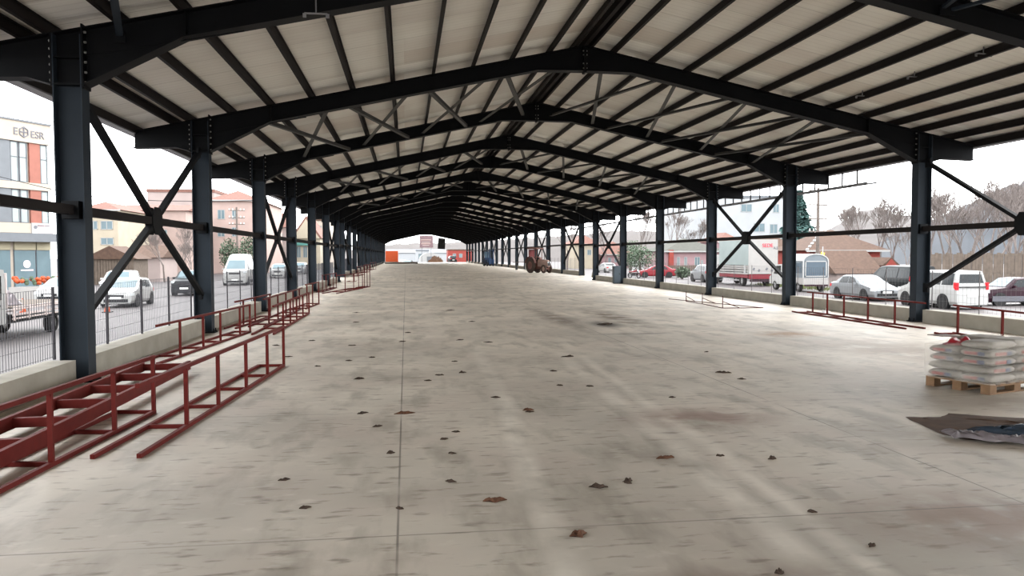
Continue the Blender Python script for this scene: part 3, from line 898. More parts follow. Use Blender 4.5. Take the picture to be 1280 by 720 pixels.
# ------------------------------------------------------------------ vehicles
def interp(pts, x):
    for (xa, za), (xb, zb) in zip(pts, pts[1:]):
        lo, hi = min(xa, xb), max(xa, xb)
        if lo - 1e-9 <= x <= hi + 1e-9:
            return za if abs(xb - xa) < 1e-9 else za + (zb - za) * (x - xa) / (xb - xa)
    return pts[0][1] if x > pts[0][0] else pts[-1][1]
SPEC = {
    'hatch': dict(L=4.0, W=1.70, top=[(2.0, .60), (1.92, .76), (1.12, .97), (.25, 1.40), (-.3, 1.47), (-1.3, 1.42), (-1.82, 1.02), (-1.98, .78)], belt=.92, ws=(1.12, .25), rw=(-1.3, -1.82), wh=(1.24, -1.23), r=.31,
                  win=[((.72, -.28), (.20, -.28)), ((-.36, -1.28), (-.36, -1.10))]),
    'sedan': dict(L=4.5, W=1.76, top=[(2.25, .58), (2.15, .72), (1.20, .93), (.28, 1.36), (-.25, 1.42), (-.95, 1.38), (-1.62, 1.02), (-2.15, .97), (-2.25, .75)], belt=.90, ws=(1.20, .28), rw=(-.95, -1.62), wh=(1.38, -1.32), r=.31,
                  win=[((.75, -.20), (.22, -.20)), ((-.28, -1.20), (-.28, -.88))]),
    'boxy_sedan': dict(L=4.2, W=1.68, top=[(2.1, .62), (2.06, .80), (1.00, .93), (.42, 1.36), (-.1, 1.41), (-1.0, 1.38), (-1.42, .98), (-2.04, .94), (-2.1, .72)], belt=.90, ws=(1.0, .42), rw=(-1.0, -1.42), wh=(1.32, -1.15), r=.30,
                       win=[((.72, -.18), (.36, -.18)), ((-.26, -1.18), (-.26, -.94))]),
    'suv': dict(L=4.25, W=1.82, top=[(2.12, .72), (2.06, .98), (1.05, 1.10), (.45, 1.60), (-.1, 1.66), (-1.6, 1.62), (-2.0, 1.12), (-2.12, .82)], belt=1.08, ws=(1.05, .45), rw=(-1.6, -2.0), wh=(1.32, -1.30), r=.36,
                win=[((.75, -.22), (.36, -.22)), ((-.30, -1.62), (-.30, -1.45))]),
    'mpv': dict(L=4.4, W=1.83, top=[(2.2, .70), (2.12, .92), (1.35, 1.10), (.55, 1.72), (0, 1.82), (-2.0, 1.80), (-2.12, 1.12), (-2.2, .72)], belt=1.08, ws=(1.35, .55), rw=(-2.02, -2.11), wh=(1.42, -1.35), r=.33,
                win=[((.95, -.10), (.42, -.10)), ((-.18, -1.12), (-.18, -1.12)), ((-1.22, -1.92), (-1.22, -1.86))]),
    'minibus': dict(L=4.8, W=1.92, top=[(2.4, .75), (2.32, 1.02), (1.65, 1.18), (.80, 1.85), (.2, 1.93), (-2.2, 1.90), (-2.32, 1.18), (-2.4, .75)], belt=1.15, ws=(1.65, .80), rw=(-2.22, -2.31), wh=(1.5, -1.5), r=.34,
                    win=[((1.15, .10), (.66, .10)), ((.02, -1.05), (.02, -1.05)), ((-1.14, -2.12), (-1.14, -2.05))]),
    'van': dict(L=5.6, W=2.15, top=[(2.8, .85), (2.74, 1.25), (2.2, 1.42), (1.45, 2.25), (1.0, 2.68), (.4, 2.76), (-2.65, 2.74), (-2.78, 1.4), (-2.8, .7)], belt=1.38, ws=(2.2, 1.45), rw=(-2.66, -2.76), wh=(1.85, -1.75), r=.36,
                win=[((1.75, .75), (1.28, .75))]),
}
def car(name, label, cat, x, y, hd, paint, kind, z=ROAD, sc=1.0, trim=None, face=False, skirt=None, group=None, trunk=None):
    S = SPEC[kind]; L, W, top, belt = S['L'], S['W'], S['top'], S['belt']
    t = thing(name, label, cat, (x, y, z), radians(hd), group); t.scale = (1, 1, 1)
    zb = .22
    def hw(xx): return W / 2 * (1 - .13 * (abs(xx) / (L / 2)) ** 5)
    def sec(xx):
        tz = interp(top, xx); w = hw(xx); zl = min(belt, tz - .03)
        over = max(0, tz - belt)
        wt = w * .97 - .26 * over if over > .02 else w * .97
        return tz, w, zl, wt
    xs = sorted({round(p[0], 3) for p in top} | {round(L / 2 - L * i / 26, 3) for i in range(27)}, reverse=True)
    rings = []
    for xx in xs:
        tz, w, zl, wt = sec(xx); tu = max(zl + .005, tz - .05)
        half = [(w * .92, zb), (w, zb + .15), (w * 1.0, zl - .16 if zl - .16 > zb + .16 else zb + .17), (w * .97, zl), (wt, tu), (wt * .84, tz)]
        rings.append([(xx, yy, zz) for yy, zz in half] + [(xx, -yy, zz) for yy, zz in reversed(half)])
    body = MB().loft(rings).build('body', paint, t, smooth=False)
    # glass
    def strip(x0, x1, nm, inset=.05):
        b = MB(); n = 4; pts = []
        for i in range(n + 1):
            f = inset + (1 - 2 * inset) * i / n
            xx = x0 + (x1 - x0) * f; tz, w, zl, wt = sec(xx); pts.append((xx, wt * .82, tz))
        for p, q in zip(pts, pts[1:]):
            o = .012
            b.quad((p[0], p[1], p[2] + o), (p[0], -p[1], p[2] + o), (q[0], -q[1], q[2] + o), (q[0], q[1], q[2] + o), .006)
        b.build(nm, M_glassl if nm == 'windscreen' else M_glass, t)
    strip(S['ws'][0], S['ws'][1], 'windscreen'); strip(S['rw'][0], S['rw'][1], 'rear_window', .1)
    for sgn in (1, -1):
        for (ba, bb), (ta, tb) in S['win']:
            b = MB(); n = 4; rows = []
            for i in range(n + 1):
                f = i / n; col = []
                for g, (xa, xb) in ((.10, (ba, bb)), (.90, (ta, tb))):
                    xx = xa + (xb - xa) * f; tz, w, zl, wt = sec(xx); tu = tz - .05
                    col.append((xx, sgn * (w * .97 + (wt - w * .97) * g + .014), zl + (tu - zl) * g))
                rows.append(col)
            for p, q in zip(rows, rows[1:]):
                if sgn > 0: b.quad(p[0], p[1], q[1], q[0], .006)
                else: b.quad(q[0], q[1], p[1], p[0], .006)
            b.build('side_window', M_glass, t)
        # mirror
        xm = S['win'][0][0][0] - .08
        b = MB(); b.box((xm, sgn * (hw(xm) + .09), belt + .06), (.10, .17, .12)); b.build('wing_mirror', trim or paint, t)
        # lamps
        b = MB(); zz = interp(top, L / 2 - .1) - .08
        b.box((L / 2 - .17, sgn * (hw(L / 2 - .17) - .16), zz), (.28, .34, .15), rz=-sgn * .35); b.build('headlamp', M_lamp, t)
        b = MB()
        if kind in ('mpv', 'minibus'): b.box((-L / 2 + .12, sgn * (hw(L / 2 - .1) - .06), belt + .02), (.20, .13, .34))
        else: b.box((-L / 2 + .13, sgn * (hw(L / 2 - .1) - .14), belt - .12), (.24, .30, .17), rz=sgn * .3)
        b.build('tail_lamp', M_tail, t)
        if skirt:
            b = MB(); b.box((0, sgn * (W / 2 - .01), .36), (L * .82, .05, .26)); b.build('lower_sill', skirt, t)
        for xw in S['wh']:
            yw = sgn * (W / 2 - .10); r = S['r']
            b = MB(); b.tube((xw, sgn * (W / 2 - .22), r + .02), (xw, sgn * (W / 2 + .004), r + .02), r * 1.17, n=20); b.build('wheel_arch', M_dark, t)
            w_ = MB().wheel_ring((xw, yw, r), r * .66, r, .21, 20).build('wheel', M_tyre, t)
            b = MB(); b.tube((xw, yw - sgn * .07, r), (xw, yw + sgn * .085, r), r * .2, n=10)
            for k in range(5):
                a = 2 * pi * k / 5
                b.bar((xw, yw + sgn * .075, r), (xw + r * .66 * cos(a), yw + sgn * .075, r + r * .66 * sin(a)), .085, .03, up=(0, 1, 0))
            b.tube((xw, yw + sgn * .03, r), (xw, yw + sgn * .035, r), r * .67, n=16)
            b.build('rim', M_rim, w_)
    zg = interp(top, L / 2 - .05)
    b = MB(); b.box((L / 2 - .03, 0, zg - .12), (.09, W * .44, .14)); b.build('grille', M_dark, t)
    b = MB(); b.box((L / 2 - .04, 0, .36), (.12, W * .66, .16)); b.build('lower_intake', M_dark, t)
    b = MB(); b.box((L / 2 + .012, 0, .50), (.02, .52, .11)); b.build('number_plate', M_plate, t)
    b = MB(); b.box((-L / 2 - .01, 0, .66 if kind in ('mpv', 'minibus', 'suv', 'van') else .60), (.02, .52, .11)); b.build('number_plate', M_plate, t)
    b = MB(); b.box((-L / 2 - .0, 0, belt - .02 if kind == 'mpv' else .40), (.05, W * .74, .05 if kind == 'mpv' else .12)); b.build('rear_trim', M_dark, t)
    b = MB(); b.box((0, 0, zb + .02), (L * .86, W * .84, .14)); b.build('underbody', M_dark, t)
    return t

M_sill = mat('dull_grey_sill', (84, 84, 90), .5)
# right-hand street
car('van', 'white minivan with red tail lamps seen from behind, past the nearest right column', 'van', 25.95, 35.2, 90, M_white, 'mpv')
car('car', 'silver saloon facing the viewer between the first two right-hand columns', 'car', 26.05, 41.9, -90, M_silver, 'sedan')
car('minibus', 'black people carrier with red tail lamp behind the silver saloon', 'van', 28.95, 42.9, 90, M_black, 'minibus')
car('car', 'burgundy boxy saloon at the right edge of the picture', 'car', 30.6, 36.0, 176, M_burg, 'boxy_sedan', skirt=M_sill)
car('car', 'silver hatchback parked beyond the truck in front of the pink house', 'car', 28.3, 71.4, 90, M_silver, 'suv')
car('car', 'red car parked before the shrubs between the fourth and fifth right columns', 'car', 28.2, 86.0, 168, M_redcar, 'sedan')
car('car', 'small white car far off on the right beside the grey metal box', 'car', 29.3, 112.5, 97, M_white, 'sedan')
# left-hand street
car('car', 'white hatchback coming towards the viewer between the first two left columns', 'car', -14.55, 43.7, -88, M_white, 'hatch')
car('car', 'white saloon with black grille half hidden by the nearest left column', 'car', -19.15, 47.4, -88, M_white, 'sedan')
car('car', 'white estate-like car behind the white hatchback, cut by the nearest left column', 'car', -18.8, 55.2, -84, M_white, 'suv')
car('jeep', 'dark grey off-road car behind the second left-hand column', 'car', -14.35, 55.6, -90, M_black, 'suv')
car('van', 'tall white delivery van with dark bumper between the second and third left columns', 'van', -15.0, 74.2, -88, M_white, 'van', skirt=M_dark)
car('car', 'white car framed by the cross brace past the third left column', 'car', -14.7, 95.2, -90, M_white, 'suv')
car('car', 'pale silver car seen through the gap after the fourth left column', 'car', -14.9, 114.5, -90, M_silver, 'suv')

# light flatbed pickup at far left
M_bed = mat('scuffed_bed_side', (198, 184, 180), .6, 0, .25, 3)
t = thing('flatbed_truck', 'white flatbed pickup cut by the left edge of the picture', 'truck', (-12.95, 27.0, ROAD), -pi / 2)
# local +x is the front (towards the viewer)
cab = [(1.35, .55), (3.4, .55), (3.4, 1.2), (3.0, 1.35), (2.35, 2.12), (1.9, 2.24), (1.42, 2.2), (1.35, 1.9)]
MB().prism(cab, 'y', -.88, .88).build('cab', M_white, t)
for s in (-1, 1):
    b = MB(); b.prism([(1.62, 1.3), (2.85, 1.3), (2.32, 1.98), (1.62, 2.02)], 'y', s * .88, s * .90); b.build('side_window', M_glass, t)
    b = MB(); b.box((1.75, s * .90, 1.12), (.16, .03, .035)); b.build('door_handle', M_dark, t)
    b = MB(); b.box((-1.3, s * .93, 1.0), (4.7, .035, .10)); b.box((-1.3, s * .93, .80), (4.7, .035, .07)); b.box((-1.3, s * .93, .68), (4.7, .035, .05))
    for xx in (-3.6, -2.4, -1.2, 0, .95): b.box((xx, s * .93, .82), (.07, .045, .40))
    b.build('bed_side', M_bed, t)
    for xw in (2.55, -1.9):
        w_ = MB().wheel_ring((xw, s * .78, .34), .22, .34, .24, 20).build('wheel', M_tyre, t)
        b = MB(); b.tube((xw, s * .70, .34), (xw, s * .86, .34), .22, n=14); b.build('rim', M_rim, w_)
b = MB(); b.box((-1.3, 0, 1.02), (4.72, 1.86, .05)); b.build('bed_floor', M_woodg, t)
b = MB(); b.box((-.6, 0, .55), (6.0, .9, .16)); b.build('chassis', M_dark, t)
b = MB(); b.prism([(2.95, 1.36), (2.36, 2.06), (2.38, 2.09), (2.99, 1.38)], 'y', -.78, .78); b.build('windscreen', M_glassl, t)
b = MB(); b.box((1.30, 0, 1.55), (.05, 1.8, 1.1)); b.build('headboard', M_bed, t)
# load on its bed
o = crumple(1.3, 1.2, .62, 77, n=10, edge=.6).build('covered_load', M_tarpl, None, loc=(-12.9, 26.9, ROAD + 1.045)); tag(o, 'pale wrapped load on the flatbed behind the cab', 'load')

# motorcycle
t = thing('motorcycle', 'dark motorcycle parked by the kerb left of the red car', 'motorcycle', (25.1, 84.4, ROAD), radians(-60))
for xw in (-.62, .68):
    w_ = MB().wheel_ring((xw, 0, .31), .24, .31, .12, 18).build('wheel', M_tyre, t)
    b = MB(); b.tube((xw, -.04, .31), (xw, .04, .31), .06, n=8)
    for k in range(6): b.bar((xw, 0, .31), (xw + .24 * cos(k * pi / 3), 0, .31 + .24 * sin(k * pi / 3)), .02)
    b.build('spokes', M_rim, w_)
MB().loft([[(x, y * w, z0 + zz * h) for y, zz in ((-1, 0), (-1, .7), (-.4, 1), (.4, 1), (1, .7), (1, 0))] for x, w, z0, h in ((-.75, .10, .70, .08), (-.3, .14, .68, .10), (0, .15, .66, .18), (.30, .14, .70, .26), (.48, .07, .78, .14))]).build('tank_and_seat', M_redcar, t)
MB().box((.05, 0, .45), (.46, .3, .32)).build('engine', M_dark, t)
b = MB(); b.bar((.68, .06, .31), (.42, .06, .98), .04); b.bar((.68, -.06, .31), (.42, -.06, .98), .04); b.bar((-.62, .07, .31), (0, .07, .42), .04); b.bar((-.62, -.07, .31), (0, -.07, .42), .04); b.build('fork_and_frame', M_dark, t)
MB().bar((.40, -.36, 1.02), (.40, .36, 1.02), .035).build('handlebar', M_dark, t)
MB().ball((.56, 0, .86), .10).build('headlamp', M_lamp, t)

def wheelset(t, pts, r, w, rim=M_rim):
    for (x, y) in pts:
        w_ = MB().wheel_ring((x, y, r), r * .6, r, w, 18).build('wheel', M_tyre, t)
        s = 1 if y > 0 else -1
        b = MB(); b.tube((x, y - w * .3, r), (x, y + w * .3, r), r * .61, n=14); b.tube((x, y, r), (x, y + s * w * .45, r), r * .2, n=8); b.build('rim', rim, w_)

# cargo lorry
M_skirt = mat('dull_red_chassis', (104, 28, 38), .5, 0, .15, 3)
M_tilt = mat('pale_green_tarpaulin', (190, 204, 202), .6, 0, .06, 1.2)
M_boxw = mat('off_white_board', (226, 222, 218), .6, 0, .06, 2)
M_signred = mat('red_sign_letters', (206, 52, 74), .5)
M_signgrey = mat('grey_sign_letters', (92, 92, 98), .5)
t = thing('cargo_truck', 'lorry with pale tarpaulin body and red chassis on the right street', 'truck', (28.55, 60.0, ROAD), pi / 2)
MB().box2((0, -1.22, 1.72), (6.0, 1.22, 3.78)).build('tarpaulin_body', M_tilt, t)
MB().box2((-.04, -1.24, 1.68), (0, 1.24, 3.80)).build('rear_panel', M_boxw, t)
for s in (-1, 1):
    b = MB()
    for z in (1.05, 1.25, 1.45, 1.62): b.box2((0, s * 1.235 - .015, z - .055), (6.0, s * 1.235 + .015, z + .055))
    for k in range(6): b.box2((.02 + k * 1.19, s * 1.25 - .02, 1.0), (.08 + k * 1.19, s * 1.25 + .02, 1.72))
    b.build('side_rack', M_boxw, t)
    b = MB(); b.box2((.1, s * 1.20 - .02, .70), (5.9, s * 1.20 + .02, .98)); b.build('red_skirt', M_skirt, t)
    b = MB(); b.box2((1.9, s * 1.16 - .02, .42), (3.9, s * 1.16 + .02, .52)); b.build('side_guard', M_rim, t)
b = MB(); b.box2((-.05, -1.22, 1.02), (-.01, 1.22, 1.68))
b.build('tailgate', M_boxw, t)
for k, yy in enumerate((-.75, -.3, .35, .8)):
    b = MB(); b.box((-.062, yy, 1.3 + .12 * (k % 2)), (.02, .16, .2), rot=Matrix.Rotation(.6, 3, 'X')); b.build('tailgate_mark', M_signgrey, t)
MB().box2((-.1, -1.2, .62), (.02, 1.2, .98)).build('red_tail_beam', M_skirt, t)
MB().box2((-.14, -1.15, .40), (-.06, 1.15, .58)).build('underrun_bar', M_burg, t)
for s in (-1, 1):
    MB().box((-.12, s * .95, .80), (.05, .30, .10)).build('tail_lamp', M_skirt, t)
MB().box2((.1, -.45, .55), (7.6, .45, .80)).build('chassis', M_dark, t)
MB().prism([(6.15, .6), (8.1, .6), (8.1, 1.6), (7.85, 2.55), (6.15, 2.6)], 'y', -1.15, 1.15).build('cab', M_white, t)
for s in (-1, 1): MB().prism([(6.7, 1.6), (7.95, 1.6), (7.75, 2.35), (6.7, 2.35)], 'y', s * 1.15, s * 1.165).build('side_window', M_glass, t)
wheelset(t, [(1.5, -1.0), (1.5, 1.0), (7.2, -1.0), (7.2, 1.0)], .46, .3)
def letters(txt, size, m, parent, loc, rot, name='lettering', ext=.01):
    c = bpy.data.curves.new(name, 'FONT'); c.body = txt; c.size = size; c.extrude = ext; c.materials.append(m)
    tmp = bpy.data.objects.new(name + '_curve', c); COL.objects.link(tmp); bpy.context.view_layer.update()
    me = bpy.data.meshes.new_from_object(tmp.evaluated_get(bpy.context.evaluated_depsgraph_get()))
    bpy.data.objects.remove(tmp)
    o = bpy.data.objects.new(name, me); COL.objects.link(o); o.parent = parent; o.location = loc; o.rotation_euler = rot
    return o
letters('SEDE', .42, M_signred, t, (-.062, .10, 3.18), (pi / 2, 0, -pi / 2), 'red_lettering')
letters('A.S', .30, M_signgrey, t, (-.062, -.85, 3.02), (pi / 2, 0, -pi / 2), 'grey_lettering')

# small truck with an arched camper canopy
M_canopy = mat('grey_blue_canopy', (150, 160, 168), .5, 0, .08, 2)
M_canglass = mat('smoked_rear_glass', (66, 78, 88), .15, 0, .1, 2, .3)
t = thing('camper_truck', 'small white truck with a grey-blue arched canopy behind the second right column', 'truck', (27.85, 50.5, ROAD), pi / 2)
arch = [(-.88, .95), (-.88, 2.10)] + [(-.88 * cos(a), 2.10 + .48 * sin(a)) for a in [pi * k / 10 for k in range(1, 10)]] + [(.88, 2.10), (.88, .95)]
MB().prism(arch, 'x', 0, 2.9).build('canopy', M_canopy, t)
fr = [(y * 1.03, z + (.03 if z > 1.5 else 0)) for y, z in arch]
b = MB()
for p, q in zip(fr, fr[1:]): b.bar((-.02, p[0], p[1]), (-.02, q[0], q[1]), .07, .05, up=(1, 0, 0))
for k in range(1, len(fr) - 2):
    b.quad((0, fr[k][0], fr[k][1]), (2.92, fr[k][0], fr[k][1]), (2.92, fr[k + 1][0], fr[k + 1][1]), (0, fr[k + 1][0], fr[k + 1][1]), .02)
b.build('white_roof', M_white, t)
MB().box2((-.035, -.72, 1.12), (-.01, .72, 2.08)).build('rear_window', M_canglass, t)
b = MB()
for yy in (-.75, .75): b.box2((-.05, yy - .03, 1.05), (-.02, yy + .03, 2.14))
for zz in (1.09, 2.11): b.box2((-.05, -.78, zz - .03), (-.02, .78, zz + .03))
b.build('window_frame', M_white, t)
for s in (-1, 1): MB().box2((.3, s * .885 - .01, 1.3), (2.6, s * .885 + .01, 2.0)).build('side_window', M_canglass, t)
MB().box2((-.05, -.92, .52), (3.0, .92, .98)).build('load_bed', M_boxw, t)
MB().box2((-.12, -.85, .40), (-.04, .85, .52)).build('rear_bumper', M_burg, t)
for s in (-1, 1): MB().box((-.07, s * .72, .46), (.05, .26, .12)).build('tail_lamp', M_tail, t)
MB().prism([(3.05, .45), (5.0, .45), (5.0, .95), (4.55, 1.15), (3.95, 1.85), (3.05, 1.9)], 'y', -.92, .92).build('cab', M_white, t)
for s in (-1, 1): MB().prism([(3.2, 1.18), (4.3, 1.18), (3.88, 1.76), (3.2, 1.78)], 'y', s * .92, s * .935).build('side_window', M_glass, t)
wheelset(t, [(.75, -.80), (.75, .80), (4.15, -.80), (4.15, .80)], .34, .24)

# ------------------------------------------------------------------ old tractor on the slab, bench, blue machine, metal box
M_trac = mat('muddy_red_brown_paint', (112, 76, 68), .7, 0, .25, 3)
M_tracl = mat('dusty_pale_bonnet', (150, 124, 114), .7, 0, .2, 3)
t = thing('tractor', 'old muddy red-brown tractor with a canopy standing on the slab near the right columns', 'tractor', (12.30, 72.3, .2), radians(-48)); t.scale = (.74, .72, 1)
for s in (-1, 1):
    w_ = MB().wheel_ring((-.75, s * .72, .72), .38, .72, .36, 22).build('rear_wheel', mat('muddy_tyre', (70, 58, 52), .9) if s < 0 else bpy.data.materials['muddy_tyre'], t)
    b = MB(); b.tube((-.75, s * .64, .72), (-.75, s * .80, .72), .38, n=16); b.tube((-.75, s * .3, .72), (-.75, s * .86, .72), .1, n=8); b.build('rim', M_trac, w_)
    w_ = MB().wheel_ring((1.25, s * .60, .40), .22, .40, .22, 18).build('front_wheel', bpy.data.materials['muddy_tyre'], t)
    b = MB(); b.tube((1.25, s * .54, .40), (1.25, s * .66, .40), .22, n=12); b.build('rim', M_tracl, w_)
    arc = [(-.75 + .82 * cos(a), .72 + .82 * sin(a)) for a in [pi * k / 12 for k in range(1, 12)]]
    b = MB()
    for p, q in zip(arc, arc[1:]): b.bar((p[0], s * .70, p[1]), (q[0], s * .70, q[1]), .44, .04, up=(0, 1, 0)) if False else b.quad((p[0], s * .5, p[1]), (q[0], s * .5, q[1]), (q[0], s * .94, q[1]), (p[0], s * .94, p[1]), .03)
    b.build('mudguard', M_trac, t)
    for xx in (-1.15, .05):
        MB().bar((xx, s * .58, 1.2), (xx + .02, s * .58, 2.24), .06).build('canopy_post', M_trac, t)
MB().loft([[(x, y * w, z) for y, z in ((-1, z0), (-1, z1 - .1), (-.7, z1), (.7, z1), (1, z1 - .1), (1, z0))] for x, w, z0, z1 in ((.1, .34, .62, 1.30), (.8, .33, .60, 1.26), (1.45, .31, .58, 1.20), (1.62, .28, .60, 1.10))]).build('bonnet', M_tracl, t)
MB().box((1.63, 0, .88), (.04, .46, .42)).build('grille', M_dark, t)
for s in (-1, 1): MB().tube((1.62, s * .22, 1.0), (1.68, s * .22, 1.0), .08, n=10).build('headlamp', M_lamp, t)
MB().box((-.3, 0, .62), (1.9, .5, .5)).build('gearbox', M_trac, t)
MB().bar((1.25, -.55, .42), (1.25, .55, .42), .12).build('front_axle', M_trac, t)
b = MB(); b.box((-.75, 0, 1.0), (.45, .5, .12)); b.box((-.98, 0, 1.25), (.1, .5, .45)); b.build('seat', M_dark, t)
b = MB(); b.wheel_ring((0, 0, 0), .17, .20, .03, 16, 'y'); o = b.build('steering_wheel', M_dark, t, loc=(-.15, 0, 1.38)); o.rotation_euler = (radians(70), 0, pi / 2)
MB().bar((.1, 0, 1.1), (-.14, 0, 1.37), .04).build('steering_column', M_dark, t)
b = MB(); b.prism([(-1.35, 2.24), (.25, 2.24), (.22, 2.34), (-.5, 2.40), (-1.3, 2.34)], 'y', -.74, .74); b.build('canopy_roof', M_trac, t)
b = MB(); b.quad((-1.16, -.55, 1.3), (-1.16, .55, 1.3), (-1.16, .55, 2.2), (-1.16, -.55, 2.2), .03); b.build('rear_panel', mat('faded_red_panel', (120, 52, 52), .7, 0, .2, 4), t)
MB().tube((.75, .22, 1.2), (.75, .22, 1.95), .035, n=8).build('exhaust', M_dark, t)

t = thing('work_bench', 'small bench on dark and white legs to the left behind the tractor', 'bench', (13.0, 88.6, .2), radians(6))
MB().box((.2, 0, .86), (2.2, .4, .06)).build('bench_top', M_woodg, t)
for xx, m_ in ((-.5, M_black), (.62, M_white)):
    b = MB(); b.bar((xx, -.16, .0), (xx, -.05, .84), .16); b.bar((xx, .16, .0), (xx, .05, .84), .16); b.build('leg', m_, t)
M_blue = mat('dark_blue_paint', (34, 72, 118), .45, 0, .1, 3)
M_bluel = mat('pale_blue_panel', (120, 152, 176), .4, 0, .15, 2)
t = thing('forklift', 'dark blue machine with a pale blue cab far down the right side', 'machine', (12.75, 121, .2), radians(-70))
MB().box2((-.9, -.6, .35), (.7, .6, 1.0)).build('body', M_blue, t)
MB().prism([(-.95, .8), (-.2, .8), (-.2, 1.3), (-.85, 1.25)], 'y', -.58, .58).build('counterweight', M_blue, t)
for s in (-1, 1):
    for xx in (-.7, .6): MB().bar((xx, s * .52, 1.0), (xx * .9, s * .48, 2.35), .08).build('cab_post', M_blue, t)
MB().box2((-.78, -.58, 2.32), (.7, .58, 2.42)).build('cab_roof', M_blue, t)
MB().box2((-.62, -.44, 1.15), (-.58, .44, 2.25)).build('cab_panel', M_bluel, t)
for s in (-1, 1): MB().box2((.78, s * .32 - .05, .15), (.88, s * .32 + .05, 2.7)).build('mast_rail', M_blue, t)
for s in (-1, 1): MB().box2((.85, s * .28 - .06, .12), (1.9, s * .28 + .06, .17)).build('fork', M_dark, t)
wheelset(t, [(.5, -.52), (.5, .52), (-.6, -.5), (-.6, .5)], .32, .22, M_bluel)
t = thing('metal_box', 'tall blue-grey metal box standing against the fifth right-hand column', 'box', (13.66, 49.9, 0), 0)
M_boxm = mat('blue_grey_sheet_metal', (72, 82, 90), .5, .1, .1, 3)
MB().box2((-.23, -.22, .04), (.20, .20, 1.12)).build('cabinet', M_boxm, t)
MB().box2((-.25, -.24, 1.12), (.22, .22, 1.16)).build('lid', M_boxm, t)
MB().box2((-.20, -.235, .10), (.17, -.22, 1.06)).build('door', M_boxm, t)
MB().box2((.10, -.26, .58), (.13, -.235, .70)).build('handle', M_dark, t)
MB().box2((-.21, -.20, 0), (.18, .18, .04)).build('plinth', M_dark, t)

# ------------------------------------------------------------------ street furniture
def cone(label, x, y, h=.7, m=M_orange):
    t = thing('traffic_cone', label, 'cone', (x, y, ROAD), 0, 'traffic cones')
    MB().box2((-.19, -.19, 0), (.19, .19, .04)).build('base', M_dark, t)
    MB().tube((0, 0, .04), (0, 0, h), .14, .03, n=14).build('cone_body', m, t)
    MB().tube((0, 0, h * .50), (0, 0, h * .70), .098, .068, n=14).build('white_band', M_white, t)
cone('orange traffic cone beside the flatbed at far left', -17.3, 38.3)
cone('small orange cone at the front corner of the white hatchback', -13.75, 38.5, .55)
t = thing('flower_stall', 'low street stall with orange goods and greenery in front of the shop', 'stall', (-22.6, 52.5, ROAD), radians(62))
MB().box2((-1.8, -.5, 0), (1.8, .5, .75)).build('counter', M_boxw, t)
for k in range(6):
    b = MB(); r_ = random.Random(k)
    for q in range(10): b.ball((-1.5 + k * .6 + r_.uniform(-.22, .22), r_.uniform(-.35, .35), .95 + r_.uniform(0, .35)), .13, 6, 4)
    b.build('goods_heap', M_orange if k % 3 != 1 else M_leafg, t)
def pole(label, x, y, h, arms, rot=0):
    t = thing('utility_pole', label, 'pole', (x, y, ROAD), rot)
    MB().tube((0, 0, 0), (0, 0, h), .16, .10, n=10).build('shaft', M_bark, t)
    for z in arms:
        b = MB(); b.box((0, 0, z), (1.9, .1, .1)); a = b.build('crossarm', M_bark, t)
        for xx in (-.85, -.45, .45, .85): MB().tube((xx, 0, z + .05), (xx, 0, z + .22), .05, .035, n=6).build('insulator', M_plate, a)
pole('wooden utility pole with four crossarms behind the silver saloon', 32.4, 58.5, 7.85, (7.6, 6.5, 5.4, 4.4), .3)
pole('utility pole with crossarms rising behind the white delivery van', -20.6, 100.5, 8.6, (8.2, 7.3, 6.5), .2)
t = thing('flag', 'small yellow flag on a thin rod beside the right-hand utility pole', 'flag', (32.0, 57.0, ROAD), 0)
MB().tube((0, 0, 0), (0, 0, 3.2), .04, n=8).build('rod', M_rim, t)
b = MB(); b.box((-.05, 0, 2.45), (.30, .02, .6), rot=Matrix.Rotation(.3, 3, 'Y')); b.box((-.28, 0, 2.05), (.24, .02, .36), rot=Matrix.Rotation(.5, 3, 'Y')); b.build('cloth', mat('yellow_cloth', (226, 190, 70), .7), t)

